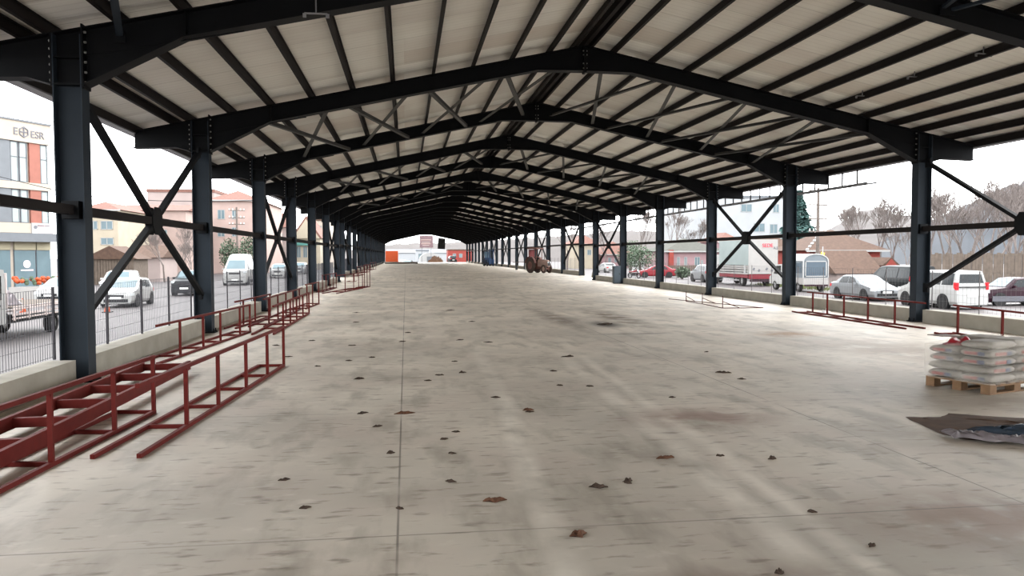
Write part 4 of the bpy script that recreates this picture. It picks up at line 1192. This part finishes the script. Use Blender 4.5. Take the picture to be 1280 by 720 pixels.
# ------------------------------------------------------------------ buildings
M_frame = mat('white_window_frame', (228, 228, 226), .5)
def window(parent, x, z, w, h, y, frame=M_frame, pane=M_glassl, bars=1):
    """window on a wall that faces -y, at the wall plane y"""
    b = MB(); e = .07
    b.box2((x - w / 2, y - .05, z), (x - w / 2 + e, y + .02, z + h)); b.box2((x + w / 2 - e, y - .05, z), (x + w / 2, y + .02, z + h))
    b.box2((x - w / 2, y - .05, z), (x + w / 2, y + .02, z + e)); b.box2((x - w / 2, y - .05, z + h - e), (x + w / 2, y + .02, z + h))
    for k in range(1, bars + 1):
        xx = x - w / 2 + w * k / (bars + 1); b.box2((xx - e / 2, y - .05, z), (xx + e / 2, y + .02, z + h))
    f = b.build('window', frame, parent)
    MB().box2((x - w / 2 + e, y - .025, z + e), (x + w / 2 - e, y - .005, z + h - e)).build('pane', pane, f)
def house(label, pxl, pxr, pyt, Y, depth, wall, roofm, rtype, rh=1.6, wins=(), over=.4, name='house', cat='house', frame=M_frame, pane=M_glassl, hips=False):
    """block whose front stands at distance Y and spans the given stretch of the view; windows by photo spots"""
    xa, zt = at(pxl, pyt, Y); xb, _ = at(pxr, pyt, Y)
    cx = (xa + xb) / 2; w = xb - xa; z0 = ROAD
    t = thing(name, label, cat, (cx, Y, z0), 0)
    h = zt - z0
    MB().box2((-w / 2, 0, 0), (w / 2, depth, h)).build('walls', wall, t)
    if rtype == 'hip':
        b = MB(); o = over; W2 = w / 2 + o; k = min(W2, depth / 2 + o) * .98
        pts = [(-W2, -o, h), (W2, -o, h), (W2, depth + o, h), (-W2, depth + o, h)]
        if W2 >= depth / 2 + o: rd = [(-W2 + k, depth / 2, h + rh), (W2 - k, depth / 2, h + rh)]
        else: rd = [(0, k - o, h + rh), (0, depth + o - k, h + rh)]
        if W2 >= depth / 2 + o: fs = [(0, 1, 5, 4), (1, 2, 5), (2, 3, 4, 5), (3, 0, 4), (3, 2, 1, 0)]
        else: fs = [(0, 1, 4), (1, 2, 5, 4), (2, 3, 5), (3, 0, 4, 5), (3, 2, 1, 0)]
        b.add(pts + rd, fs); b.build('roof', roofm, t)
        if hips:
            b = MB(); A_, B_ = Vector(pts[0]), Vector(rd[0])
            for k_ in range(0, 14, 2): b.bar(A_.lerp(B_, k_ / 14), A_.lerp(B_, (k_ + 1) / 14), .22, .14)
            b.build('pale_hip_tiles', M_frame, t)
        MB().box2((-W2, -o - .06, h - .14), (W2, -o + .02, h + .03)).build('gutter', M_frame, t)
    elif rtype == 'gable':                # ridge along y, gable end towards the hall
        b = MB(); W2 = w / 2 + over
        b.prism([(-W2, h), (W2, h), (0, h + rh)], 'y', -over, depth + over); b.build('roof', roofm, t)
        MB().prism([(-w / 2, h), (w / 2, h), (0, h + rh * .86)], 'y', -over - .02, -over + .01).build('gable', wall, t)
    elif rtype == 'ridge':                # ridge along x
        b = MB(); b.prism([(-over, h), (depth + over, h), (depth / 2, h + rh)], 'x', -w / 2 - over, w / 2 + over); b.build('roof', roofm, t)
    elif rtype == 'flat':
        MB().box2((-w / 2 - .1, -.1, h), (w / 2 + .1, depth + .1, h + rh)).build('parapet', roofm, t)
    for (x0, y0, x1, y1) in wins:
        ax, az = at(x0, y1, Y); bx, bz = at(x1, y0, Y)
        window(t, (ax + bx) / 2 - cx, az - z0, bx - ax, bz - az, 0, frame, pane)
    return t, cx

M_beige = mat('beige_render', (238, 224, 208), .85, 0, .06, 1)
M_yellow = mat('pale_yellow_render', (238, 224, 200), .85, 0, .06, 1)
M_pinkw = mat('pale_pink_render', (236, 208, 198), .85, 0, .07, 1)
M_pinkl = mat('rose_white_render', (226, 206, 200), .85, 0, .06, .6)
M_brickred = mat('brick_red_cladding', (204, 134, 118), .75, 0, .08, 2)
M_greyclad = mat('grey_cladding', (150, 155, 162), .6, 0, .06, 2)
M_tile = mat('brown_roof_tiles', (124, 98, 84), .85, 0, .22, 4)
M_tiler = mat('terracotta_tiles', (168, 124, 112), .85, 0, .15, 4)
M_tileg = mat('grey_green_roof', (112, 112, 104), .85, 0, .12, 3)
M_whitew = mat('white_render', (228, 232, 236), .85, 0, .05, .5)
M_redw = mat('red_render', (196, 92, 82), .8, 0, .1, 2)
M_pinkh = mat('pink_render', (222, 182, 186), .85, 0, .06, 1.5)
M_turq = mat('turquoise_fascia', (120, 190, 180), .6)
M_cream = mat('cream_render', (240, 228, 204), .85, 0, .05, 1)
M_shut = mat('cream_roller_shutter', (222, 212, 180), .6)

# the modern block at far left; its front runs obliquely away from the street
t = thing('apartment_building', 'modern apartment block with red panels and shop windows at far left', 'building', (-25.6, 61.4, ROAD), atan2(cos(radians(28)), sin(radians(28))))
# local +x runs along the front away from the viewer, the front faces -y
LN = 15.0; zo = -ROAD
def seg(a, c, z0, z1, d0, d1, nm, m, par=None):
    return MB().box2((-c, d0, z0 + zo), (-a, d1, z1 + zo)).build(nm, m, par or t)
seg(0, LN, -.72, 10.1, .25, 9.5, 'walls', M_beige)
seg(-.1, LN, 9.95, 11.35, 0, 9.6, 'parapet_band', M_beige); seg(-.15, LN, 11.35, 11.47, -.08, 9.7, 'coping', M_greyclad)
seg(-.05, LN, 6.62, 7.12, .02, .3, 'floor_band', M_beige); seg(-.05, LN, 3.55, 4.25, .02, .3, 'floor_band', M_beige)
seg(-.1, LN, 2.92, 3.52, -.5, .3, 'shop_canopy', M_greyclad)
for z0, z1 in ((7.14, 9.93), (4.27, 6.60)):
    for s0 in (0, 6.2, 12.4):
        for a, c, nm, m in ((.72, 1.55, 'red_panel', M_brickred), (3.0, 4.9, 'grey_panel', M_greyclad)):
            if s0 + c > LN: continue
            seg(s0 + a, s0 + c, z0, z1, .10, .27, nm, m)
        for a, c in ((.08, .66), (1.68, 2.28), (2.34, 2.94)):
            if s0 + c > LN: continue
            b = MB(); xx0, xx1 = -(s0 + c), -(s0 + a); e = .06
            b.box2((xx0, .16, z0 + zo), (xx0 + e, .27, z1 + zo)); b.box2((xx1 - e, .16, z0 + zo), (xx1, .27, z1 + zo))
            zm = z0 + (z1 - z0) * .62
            for zz in (z0 + e / 2, zm, z1 - e / 2): b.box2((xx0, .16, zz - e / 2 + zo), (xx1, .27, zz + e / 2 + zo))
            f = b.build('window', M_greyclad, t)
            MB().box2((xx0 + e, .20, z0 + e + zo), (xx1 - e, .24, z1 - e + zo)).build('pane', mat('curtained_glass', (132, 142, 142), .2, 0, .1, 2, .3) if 'curtained_glass' not in bpy.data.materials else bpy.data.materials['curtained_glass'], f)
for k, (a, c) in enumerate(((.0, 1.15), (1.2, 2.85), (3.1, 4.0), (4.3, 7.0), (7.2, 10), (10.2, 13))):
    seg(a + .05, c, 2.35, 2.92, .12, .26, 'roller_shutter', M_shut)
    f = seg(a + .02, c + .03, -.7, 2.38, .20, .26, 'shop_front', M_greyclad)
    MB().box2((-c, .15, -.6 + zo), (-a - .08, .19, 2.3 + zo)).build('shop_window', M_glassl, f)
# round mark on the shop glass
b = MB(); b.tube((-1.95, .145, 1.35 + zo), (-1.95, .12, 1.35 + zo), .27, n=24); b.box((-1.95, .13, .92 + zo), (.95, .02, .08)); b.build('round_sticker', mat('pale_pink_sticker', (230, 206, 212), .6), t)
# banner sign on the first-floor band
f = seg(-.05, 1.62, 3.50, 4.28, -.06, .02, 'banner', M_white)
seg(.02, 1.15, 3.58, 4.05, -.075, -.06, 'pink_field', mat('pink_banner_field', (236, 160, 160), .6), f)
b = MB(); b.tube((-1.36, -.06, 3.98 + zo), (-1.36, -.08, 3.98 + zo), .13, n=16); b.box((-.95, -.085, 4.10 + zo), (.5, .02, .07)); b.box((-.45, -.085, 4.10 + zo), (.35, .02, .06)); b.build('banner_mark', M_signgrey, f)
# roof sign letters
b = MB(); hx = [(-2.02 + .36 * cos(a), .36 * sin(a)) for a in [pi / 6 + k * pi / 3 for k in range(6)]]
for p, q in zip(hx, hx[1:] + hx[:1]): b.bar((p[0], -.02, 10.62 + zo + p[1]), (q[0], -.02, 10.62 + zo + q[1]), .06, .07, up=(0, 1, 0))
b.bar((-2.02, -.02, 10.3 + zo), (-2.02, -.02, 10.95 + zo), .07, .06, up=(0, 1, 0)); b.bar((-2.25, -.02, 10.62 + zo), (-1.8, -.02, 10.62 + zo), .07, .06, up=(0, 1, 0))
b.build('roof_emblem', M_signgrey, t)
letters('E', .72, M_signgrey, t, (-2.82, -.01, 10.38 + zo), (pi / 2, 0, 0), 'roof_lettering', .03)
letters('ESR', .70, M_signgrey, t, (-1.52, -.01, 10.32 + zo), (pi / 2, 0, 0), 'roof_lettering', .03)

house('pale yellow house with two stacked windows past the nearest left column', 100, 147, 262, 92, 10.5, M_yellow, M_tiler, 'hip', 1.0, [(126, 276, 141, 287), (126, 297, 142, 306), (150 - 38, 276, 122, 287)])
house('long pale pink building behind the wooden shed', 146, 232, 263, 104, 10, M_pinkw, M_tiler, 'ridge', 1.0, [(152, 289, 160, 299), (172, 289, 180, 299), (200, 287, 209, 297)])
house('large hazy rose-white block rising behind the pink building', 184, 268, 240, 128, 26, M_pinkl, M_tiler, 'flat', .5, [(222, 262, 229, 270), (236, 262, 243, 270), (250, 262, 257, 270), (236, 280, 243, 288), (250, 280, 257, 288)])
house('tall peach apartment building behind the white delivery van', 262, 322, 250, 116, 22, M_pinkw, M_tiler, 'hip', 1.6, [(272, 262, 281, 274), (290, 262, 297, 274), (272, 284, 281, 296), (290, 284, 297, 296)])
house('rose-coloured house seen through the third left bay', 326, 361, 284, 142, 6, M_pinkl, M_tiler, 'ridge', 2.6, [(336, 292, 342, 302), (348, 292, 354, 302)])
t, cx = house('cream gabled house with a turquoise shop fascia past the fourth left column', 366, 400, 298, 150, 14, M_cream, M_tiler, 'gable', 4.2, [(371, 308, 376, 322), (379, 308, 384, 322)])
x_, z_ = at(378, 305, 150); MB().box((x_ - cx, -.3, z_ - ROAD), (5.2, .5, .55)).build('fascia', M_turq, t)
house('beige house with small windows in the gap after the fifth left column', 388, 412, 276, 168, 12, M_beige, M_tile, 'flat', .4, [(394, 282, 397, 288), (399, 282, 402, 288), (394, 296, 397, 302), (399, 296, 402, 302)])
t = thing('wooden_shed', 'grey weathered plank shed with a gable behind the white hatchback', 'shed', (-26.6, 75.5, ROAD), 0)
MB().box2((-2.0, 0, 0), (2.0, 4, 2.5)).build('walls', M_woodg, t)
b = MB()
for k in range(17):
    xx = -1.95 + k * .243; hh = 3.45 - abs(xx) * .5; b.box2((xx - .10, -.05, 0), (xx + .10, -.01, hh))
b.build('plank_front', M_woodg, t)
MB().prism([(-2.4, 2.35), (2.4, 2.35), (0, 3.55)], 'y', -.25, 4.2).build('roof', M_tile, t)
house('low brown-roofed outbuilding right of the wooden shed', 160, 200, 322, 84, 6, M_pinkl, M_tile, 'ridge', 1.3, [])

# right side
house('pale yellow and pink house far off between the sixth and seventh right columns', 718, 748, 305, 146, 9, M_yellow, M_tiler, 'hip', 1.8, [(725, 312, 730, 319), (734, 312, 739, 319)])
house('red-roofed pink house far off behind the small white car', 752, 790, 318, 150, 9, M_pinkh, M_tiler, 'hip', 2.6, [(760, 322, 764, 328), (768, 322, 772, 328)])
t = thing('power_cable', 'thin dark overhead cable sagging across the left-hand street', 'cable', (0, 0, 0))
_pts = []
for px, py in ((-60, 205), (0, 221), (66, 237), (118, 246), (160, 249.5), (200, 251), (265, 252), (330, 250)):
    x_, z_ = at(px, py, 44); _pts.append((x_, 44, z_))
b = MB()
for p_, q_ in zip(_pts, _pts[1:]): b.tube(p_, q_, .017, n=5)
b.build('wire', M_dark, t)
house('tall plain white building behind the lorry', 872, 979, 247, 122, 18, M_whitew, M_greyclad, 'flat', .4, [(926, 255, 940, 265), (942, 279, 956, 290), (966, 255, 974, 266), (876, 280, 883, 289), (962, 280, 972, 292)], name='building', cat='building')
house('house with a small terracotta hip roof in front of the white building', 899, 925, 302, 104, 7, M_pinkh, M_tiler, 'hip', 1.3, [])
t, cx = house('pink house with a grey-green roof and narrow windows on the right street', 832, 905, 314, 98, 9, M_pinkh, M_tileg, 'hip', 1.7, [(846, 321, 850, 334), (855, 321, 859, 334), (868, 321, 875, 334), (876, 325, 879, 334)])
x_, z_ = at(838, 325, 98); MB().box((x_ - cx, -.25, (z_ - ROAD)), (.6, .4, 2.6)).build('red_pillar', M_redw, t)
t = thing('low_fence', 'low dark plank fence in front of the pink house', 'fence', (33.6, 92, ROAD), .0)
b = MB()
for k in range(24): b.box((-2.6 + k * .24, 0, .65), (.20, .04, 1.3))
b.build('planks', M_woodg, t); MB().box((.15, .05, .9), (5.6, .06, .1)).build('rail', M_woodg, t)
house('red-walled house with a brown tiled hip roof behind the small camper truck', 1012, 1100, 313, 66, 6, M_redw, M_tile, 'hip', 1.9, [], over=.6, hips=True)
house('long brown-roofed house between the lorry and the camper truck', 950, 1008, 318, 74, 7, M_whitew, M_tile, 'hip', 2.0, [], over=.5)
t, cx = house('low tiled outbuilding with a red gable right of the utility pole', 1046, 1100, 342, 60, 5, M_pinkl, M_tile, 'ridge', 1.9, [], over=.3)
house('small red gabled shed beside the tiled outbuilding', 1104, 1119, 332, 61.5, 3, M_redw, M_tile, 'gable', .7, [], over=.3)
t = thing('plank_fence', 'tall brown plank fence behind the white minivan at right', 'fence', (36.0, 51, ROAD), 0)
for k in range(4):
    b = MB()
    for q in range(14): b.box((.12 + k * 4.0 + q * .28, .02 * ((q * 7) % 3), 1.3), (.25, .035, 2.55 + .10 * ((q * 5) % 3)))
    b.build('plank_panel', M_woodg, t)
for k in range(5): MB().box((k * 4.0 - .02, .09, 1.4), (.12, .12, 2.8)).build('post', M_bark, t)

# far end of the hall
def cont(label, x, y, m, L=5, W=3.0, H=2.8):
    t = thing('container', label, 'container', (x, y, .18), 0)
    b = MB(); b.box2((-W / 2, 0, .12), (W / 2, L, H)); b.build('shell', m, t)
    b = MB()
    for k in range(12): b.box((-W / 2 + .13 + k * (W - .2) / 11.3, -.03, H / 2 + .05), (.09, .06, H - .3))
    b.build('corrugated_end', m, t)
    MB().box2((-W / 2 - .03, -.05, 0), (W / 2 + .03, L, .12)).build('base_frame', M_dark, t)
cont('orange container at the far left end of the hall', at(489.5, 326, 189)[0], 191.5, M_orange)
M_signb = mat('mauve_grey_board', (128, 104, 108), .6, 0, .15, .8)
x_, z_ = at(533, 302, 205)
t = thing('billboard', 'mauve-grey billboard with pale pink stripes seen beyond the far end', 'billboard', (x_, 205, z_), 0)
MB().box2((-1.72, 0, -1.55), (1.72, .15, 1.55)).build('board', M_signb, t)
for zz, w_, m_ in ((.45, 1.3, M_pinkw), (-.15, 1.1, M_pinkl), (-.55, 1.2, M_pinkw), (-1.0, .9, M_pinkl)):
    MB().box((-.15, -.02, zz), (2 * w_, .03, .22)).build('stripe', m_, t)
for s in (-1, 1): MB().bar((s * 1.2, .2, -z_ + ROAD), (s * 1.2, .2, 1.2), .12).build('post', M_greyclad, t)
x_, z_ = at(552, 304.5, 181)
t = thing('hanging_board', 'black rectangular board hanging askew at the far end of the hall', 'board', (x_, 181, z_), 0)
o = MB().box2((-.84, -.06, -1.25), (.84, .06, 1.25)).build('panel', M_dark, t); o.rotation_euler = (0, radians(4), 0)
for s in (-1, 1): MB().bar((s * .6, 0, 1.2), (s * .6, 0, ZT(x_) + .1 - z_), .03).build('hanging_strap', M_dark, t)
t = thing('site_platform', 'low pale platform on the floor at the far left end', 'platform', (-1.0, 160, .2), 0)
MB().box2((-3.2, 0, 0), (3.4, 6, .34)).build('deck', M_kerb, t); MB().box2((-3.22, -.03, 0), (3.42, 0, .24)).build('front_board', M_woodg, t)
xr = at(571, 320, 200)[0]
house('low red building beyond the right far corner of the hall', 560, 592, 313, 215, 8, M_redw, M_tile, 'flat', .3, [(566, 317, 570, 322), (574, 317, 578, 322)])
car('jeep', 'dark vehicle parked in front of the red building at the far end', 'car', at(566, 320, 189)[0], 192, 96, M_black, 'suv', z=.1)
x_, _ = at(545, 320, 200)
o = patch(dense([(x_ - 2.6, 199), (x_ - .5, 198), (x_ + 2.4, 199), (x_ + 2.2, 202), (x_ - 2.2, 202)]), 2.2, 5).build('earth_mound', M_sand, None, smooth=True, loc=(0, 0, ROAD)); tag(o, 'dark earth mound beyond the far end of the hall', 'mound')
x_, _ = at(538, 320, 207)
t = thing('market_tent', 'white arched tent beyond the far end of the hall', 'tent', (x_, 208, ROAD), 0)
ar = [(-2.8, 0), (-2.8, 1.6)] + [(-2.8 * cos(a), 1.6 + 1.7 * sin(a)) for a in [pi * k / 10 for k in range(1, 10)]] + [(2.8, 1.6), (2.8, 0)]
MB().prism(ar, 'y', 0, 6).build('tent_cover', M_white, t)
MB().box2((-.9, -.05, 0), (.9, 0, 2.3)).build('doorway', M_greyclad, t)
house('pale blue building far beyond the end of the hall', 520, 536, 314, 240, 10, M_whitew, M_greyclad, 'flat', .4, [(523, 317, 527, 324)])
house('long white shed far beyond the end of the hall', 484, 562, 316, 262, 14, M_whitew, M_greyclad, 'ridge', 1.2, [])
car('car', 'small white car beyond the orange container at the far end', 'car', at(497, 326, 205)[0] + 1.5, 207, -75, M_white, 'hatch', z=ROAD)
car('car', 'dark car parked left of the tent at the far end', 'car', at(511, 326, 199)[0], 198.5, -100, M_black, 'hatch', z=ROAD)

# rubble in the gap of the right kerb, verge
o = crumple(.8, 1.5, .75, 31, n=12).build('rubble_heap', mat('mossy_rubble', (128, 126, 112), .95, 0, .4, 5), None, loc=(14.80, 61.3, ROAD + .0)); o.scale = (1, 1, 1.5); tag(o, 'mossy rubble heap in the gap of the right kerb', 'heap')
b = MB(); r_ = random.Random(2)
for k in range(700):
    x, y = r_.uniform(29.2, 31.5), r_.uniform(52, 64); h = r_.uniform(.08, .3); a = r_.uniform(0, 6)
    b.add([(x - .05 * cos(a), y - .05 * sin(a), ROAD), (x + .05 * cos(a), y + .05 * sin(a), ROAD), (x + r_.uniform(-.06, .06), y, ROAD + h)], [(0, 1, 2)])
tag(b.build('verge_grass', M_grass), 'rough green grass on the verge beside the camper truck', 'grass', kind='stuff')

# ------------------------------------------------------------------ trees
def bare_mesh(seed, h, levels=5, spread=.55, droop=0.0):
    r = random.Random(seed); tr = MB(); tw = MB()
    def grow(p, d, L, rad, lvl):
        q = p + d * L
        (tr if lvl == 0 else tw).tube(p, q, max(rad, .009), max(rad * .68, .008), n=6 if lvl < 2 else 3, cap=False)
        if lvl >= levels: return
        n = 3 if lvl < 2 else r.choice((2, 3, 3))
        for k in range(n):
            a = r.uniform(0, 2 * pi)
            nd = (d + Vector((cos(a), sin(a), r.uniform(.0, .8) - droop)) * spread * r.uniform(.5, 1.15)).normalized()
            st = p + d * (L * r.uniform(.55, 1.0)) if k else q
            grow(st, nd, L * r.uniform(.62, .82), rad * .58, lvl + 1)
    grow(Vector((0, 0, 0)), Vector((r.uniform(-.05, .05), r.uniform(-.05, .05), 1)).normalized(), h * .27, h * .014, 0)
    return tr, tw
PROTO = []
for sd, lv, spd in ((1, 7, .50), (2, 7, .62), (3, 7, .36), (4, 7, .55)):
    tr, tw = bare_mesh(sd, 8.0, lv, spd)
    PROTO.append((tr, tw))
_cache = {}
def bare_tree(label, x, y, k, s, rz=0, group='bare trees along the right street', name='bare_tree', cat='tree'):
    t = thing(name, label, cat, (x, y, ROAD), rz, group)
    if k not in _cache:
        a = PROTO[k][0].build('trunk', M_bark, t); c = PROTO[k][1].build('branches', M_twig, t); _cache[k] = (a.data, c.data)
    else:
        for nm, me in zip(('trunk', 'branches'), _cache[k]):
            o = bpy.data.objects.new(nm, me); COL.objects.link(o); o.parent = t
    for c in t.children: c.scale = (s, s, s)
    return t
def tx(px, Y): return at(px, 320, Y)[0]
for lab, px, Y, k, s in (
    ('tall bare tree left of the nearest right column', 1118, 68, 0, 1.12),
    ('bare tree right of the utility pole behind the tiled outbuilding', 1078, 72, 2, 1.15),
    ('thin bare tree beside the spruce', 1022, 92, 1, 1.05),
    ('bare tree directly right of the nearest right column', 1180, 62, 2, 1.2),
    ('bushy bare tree behind the white minivan', 1205, 56, 1, 1.0),
    ('bare tree in the middle of the nearest right bay', 1232, 60, 3, 1.1),
    ('tall bare tree at the right edge of the picture', 1268, 58, 0, 1.3),
    ('bare tree behind the burgundy saloon', 1252, 66, 1, 1.2),
    ('low bare tree behind the black people carrier', 1135, 58, 3, .75),
    ('bare tree with upright stems behind the pink house', 842, 112, 2, 1.35),
    ('second bare tree behind the pink house, nearer the white building', 868, 116, 0, 1.2),
    ('bare tree left of the pink house', 800, 118, 2, 1.45),
    ('bare tree far off between the fifth and sixth right columns', 757, 135, 3, 1.3),
    ('bare tree far off by the seventh right column', 709, 132, 0, 1.5)):
    bare_tree(lab, tx(px, Y), Y, k, s, R.uniform(0, 6))
for lab, px, Y, k, s in (('bare shrub between the wooden shed and the second left column', 205, 82, 1, .8), ('bare tree before the rose-white block at left', 228, 92, 3, .95), ('bare shrub behind the dark off-road car', 240, 70, 1, .6)):
    bare_tree(lab, tx(px, Y), Y, k, s, R.uniform(0, 6), 'bare trees along the left street')

def leafy(label, x, y, h, w, m, seed, name='tree', conifer=False, group=None):
    t = thing(name, label, 'tree', (x, y, ROAD), 0, group); r = random.Random(seed)
    MB().tube((0, 0, 0), (0, 0, h * .9), .05 * w + .05, .02, n=8).build('trunk', M_bark, t)
    b = MB()
    n = 3600 if conifer else 1100
    for k in range(n):
        if conifer:
            f = r.random() ** .8; z = h * (.08 + .92 * f); rad = w / 2 * (1 - f) * r.uniform(.3, 1.05) * (.8 + .2 * sin(f * 40)) + .05
            a = r.uniform(0, 6.283); p = Vector((rad * cos(a), rad * sin(a), z)); d = Vector((cos(a), sin(a), -.35)); L = .45 + .5 * (1 - f)
        else:
            a = r.uniform(0, 6.283); th = math.acos(r.uniform(-1, 1)); q = r.uniform(.45, 1.05)
            p = Vector((w / 2 * q * sin(th) * cos(a), w / 2 * q * sin(th) * sin(a), h * .58 + h * .42 * q * cos(th))); d = Vector((r.uniform(-1, 1), r.uniform(-1, 1), r.uniform(-1, 1))); L = .26
        d.normalize(); s = d.cross(Vector((r.uniform(-1, 1), r.uniform(-1, 1), 1))).normalized() * (L * .35)
        b.add([p, p + d * L * .5 + s, p + d * L, p + d * L * .5 - s], [(0, 1, 2, 3)])
    b.build('foliage', m, t)
leafy('tall blue-green spruce right of the second right column', tx(997, 88), 88, 10.2, 6.4, M_conif, 1, 'spruce', True)
leafy('grey-green leafy shrub between the fourth and fifth right columns', tx(800, 96), 96, 3.8, 4.0, M_leafg, 2, 'shrub', group='evergreen shrubs')
leafy('second grey-green shrub just left of the fifth right column', tx(788, 101), 101, 4.6, 3.6, M_leafg, 3, 'shrub', group='evergreen shrubs')
leafy('low green shrub in front of the red car', tx(853, 80), 80, 1.2, 1.5, M_leafg, 8, 'shrub')
leafy('dark green leafy tree left of the utility pole behind the delivery van', tx(286, 96), 96, 4.8, 2.1, M_leafg, 4)
leafy('dark green leafy tree right of the utility pole behind the delivery van', tx(311, 97), 97, 5.2, 2.4, M_leafg, 5)

# wooded hills
M_hill = mat('wooded_hill', (98, 92, 90), .95, 0, .12, .05)
def ridge(name, pts, Y, depth, m, seed, rg=1.0):
    r = random.Random(seed); vs = []; fs = []; cols = []
    P = []
    for (xa, ya), (xb, yb) in zip(pts, pts[1:]):
        n = max(2, int((xb - xa) / 5))
        for k in range(n): P.append((xa + (xb - xa) * k / n, ya + (yb - ya) * k / n))
    P.append(pts[-1]); M_ = 8
    for (px, py) in P:
        x, z = at(px, py, Y); z += r.uniform(-.012, .012) * Y * .25 * rg
        for j in range(M_ + 1):
            f = j / M_
            yy = Y - depth * (1 - f); zz = ROAD + (z - ROAD) * sin(f * pi / 2) ** 1.3 * (1 + r.uniform(-.04, .04) * (j < M_))
            vs.append((x * yy / Y, yy, zz))
        vs.append((x, Y + depth * .6, ROAD))
    s = M_ + 2
    for i in range(len(P) - 1):
        for j in range(s - 1):
            a = i * s + j; fs.append((a, a + s, a + s + 1, a + 1))
    tag(MB().add(vs, fs).build(name, m, None, smooth=True), kind='structure')
ridge('hills', [(930, 322), (985, 304), (1045, 286), (1070, 268), (1090, 261), (1115, 266), (1150, 280), (1200, 300), (1260, 322)], 420, 150, M_hill, 1)
ridge('hills', [(1040, 322), (1100, 306), (1150, 282), (1200, 262), (1240, 243), (1285, 226), (1340, 205), (1420, 200), (1500, 240), (1620, 322)], 300, 120, mat('blue_wooded_hill', (44, 48, 54), .95, 0, .15, .06), 2)
ridge('hills', [(380, 322), (430, 314), (480, 306), (520, 304), (560, 303), (620, 300), (690, 296), (740, 292), (790, 288), (850, 292), (900, 296), (960, 300), (1000, 306), (1060, 322)], 390, 100, M_hill, 3, .3)
# scrub on the near hillside at right
for k, (px, Y, s) in enumerate(((1165, 84, 1.5), (1190, 90, 1.6), (1215, 80, 1.5), (1240, 88, 1.7), (1262, 82, 1.7), (1280, 90, 1.9), (1060, 96, 1.35), (1100, 92, 1.5))):
    bare_tree(f'hazy bare tree in the back row on the right, {ORD[k]} of the row', tx(px, Y), Y, k % 4, s, k * 1.3, 'hazy bare trees in the back row')

# ------------------------------------------------------------------ outdoor tones
def dim(m, k):
    b = m.node_tree.nodes['Principled BSDF']; c = b.inputs['Base Color']
    if c.is_linked:
        for e in c.links[0].from_node.color_ramp.elements: e.color = tuple(x * k for x in e.color[:3]) + (1,)
    else: c.default_value = tuple(x * k for x in c.default_value[:3]) + (1,)
for m_ in (M_beige, M_yellow, M_pinkw, M_pinkl, M_brickred, M_greyclad, M_tile, M_tiler, M_tileg, M_whitew, M_redw, M_pinkh, M_turq, M_cream, M_shut, M_frame, M_tilt, M_boxw):
    dim(m_, .36)
for m_ in (M_white, M_silver, M_canopy): dim(m_, .4)
for m_ in (M_orange, M_redcar, M_blue, M_bluel): dim(m_, .45)
for m_ in (M_bark, M_twig, M_woodg, M_leafg, M_conif, M_grass, M_hill, M_signb): dim(m_, .6)

# ------------------------------------------------------------------ light, camera
w = bpy.data.worlds.new('World'); SC.world = w; w.use_nodes = True
bg = w.node_tree.nodes['Background']; bg.inputs['Color'].default_value = (.965, .985, 1.0, 1); bg.inputs['Strength'].default_value = 6.2
sun = bpy.data.lights.new('Hazy_sun', 'SUN'); sun.energy = 3.2; sun.angle = radians(55); sun.color = (1.0, .985, .96)
so = bpy.data.objects.new('Hazy_sun', sun); COL.objects.link(so)
so.rotation_euler = Vector((-cos(radians(24)) * .94, -cos(radians(24)) * .34, -sin(radians(24)))).to_track_quat('-Z', 'Y').to_euler()

# winter haze lying before the distant hills
hz = bpy.data.materials.new('winter_haze'); hz.use_nodes = True; _n = hz.node_tree; _n.nodes.clear()
_o = _n.nodes.new('ShaderNodeOutputMaterial'); _v = _n.nodes.new('ShaderNodeVolumeScatter'); _v.inputs['Density'].default_value = .00022; _v.inputs['Color'].default_value = (.97, .98, 1, 1)
_n.links.new(_v.outputs[0], _o.inputs['Volume'])
for a_, c_ in (((110, 150, ROAD + .02), (520, 440, 110)), ((-150, 285, ROAD + .02), (109, 440, 90))):
    o = MB().box2(a_, c_).build('haze', hz); tag(o, 'pale winter haze in the air before the distant hills', kind='stuff')

cam = bpy.data.cameras.new('Camera'); co = bpy.data.objects.new('Camera', cam); COL.objects.link(co)
cam.sensor_width = 36; cam.lens = 36 * CAM_F / 1280; cam.clip_end = 2000; cam.clip_start = .05
m4 = Matrix((( _rt.x, _up.x, -_fw.x, 0), (_rt.y, _up.y, -_fw.y, 0), (_rt.z, _up.z, -_fw.z, CAM_H), (0, 0, 0, 1)))
co.matrix_world = m4
SC.camera = co
SC.view_settings.view_transform = 'Standard'; SC.view_settings.look = 'None'
SC.view_settings.exposure = 0; SC.view_settings.gamma = 1; SC.view_settings.use_curve_mapping = False
SC.cycles.max_bounces = 8; SC.cycles.diffuse_bounces = 5; SC.cycles.glossy_bounces = 3; SC.cycles.transparent_max_bounces = 10
SC.cycles.use_denoising = True
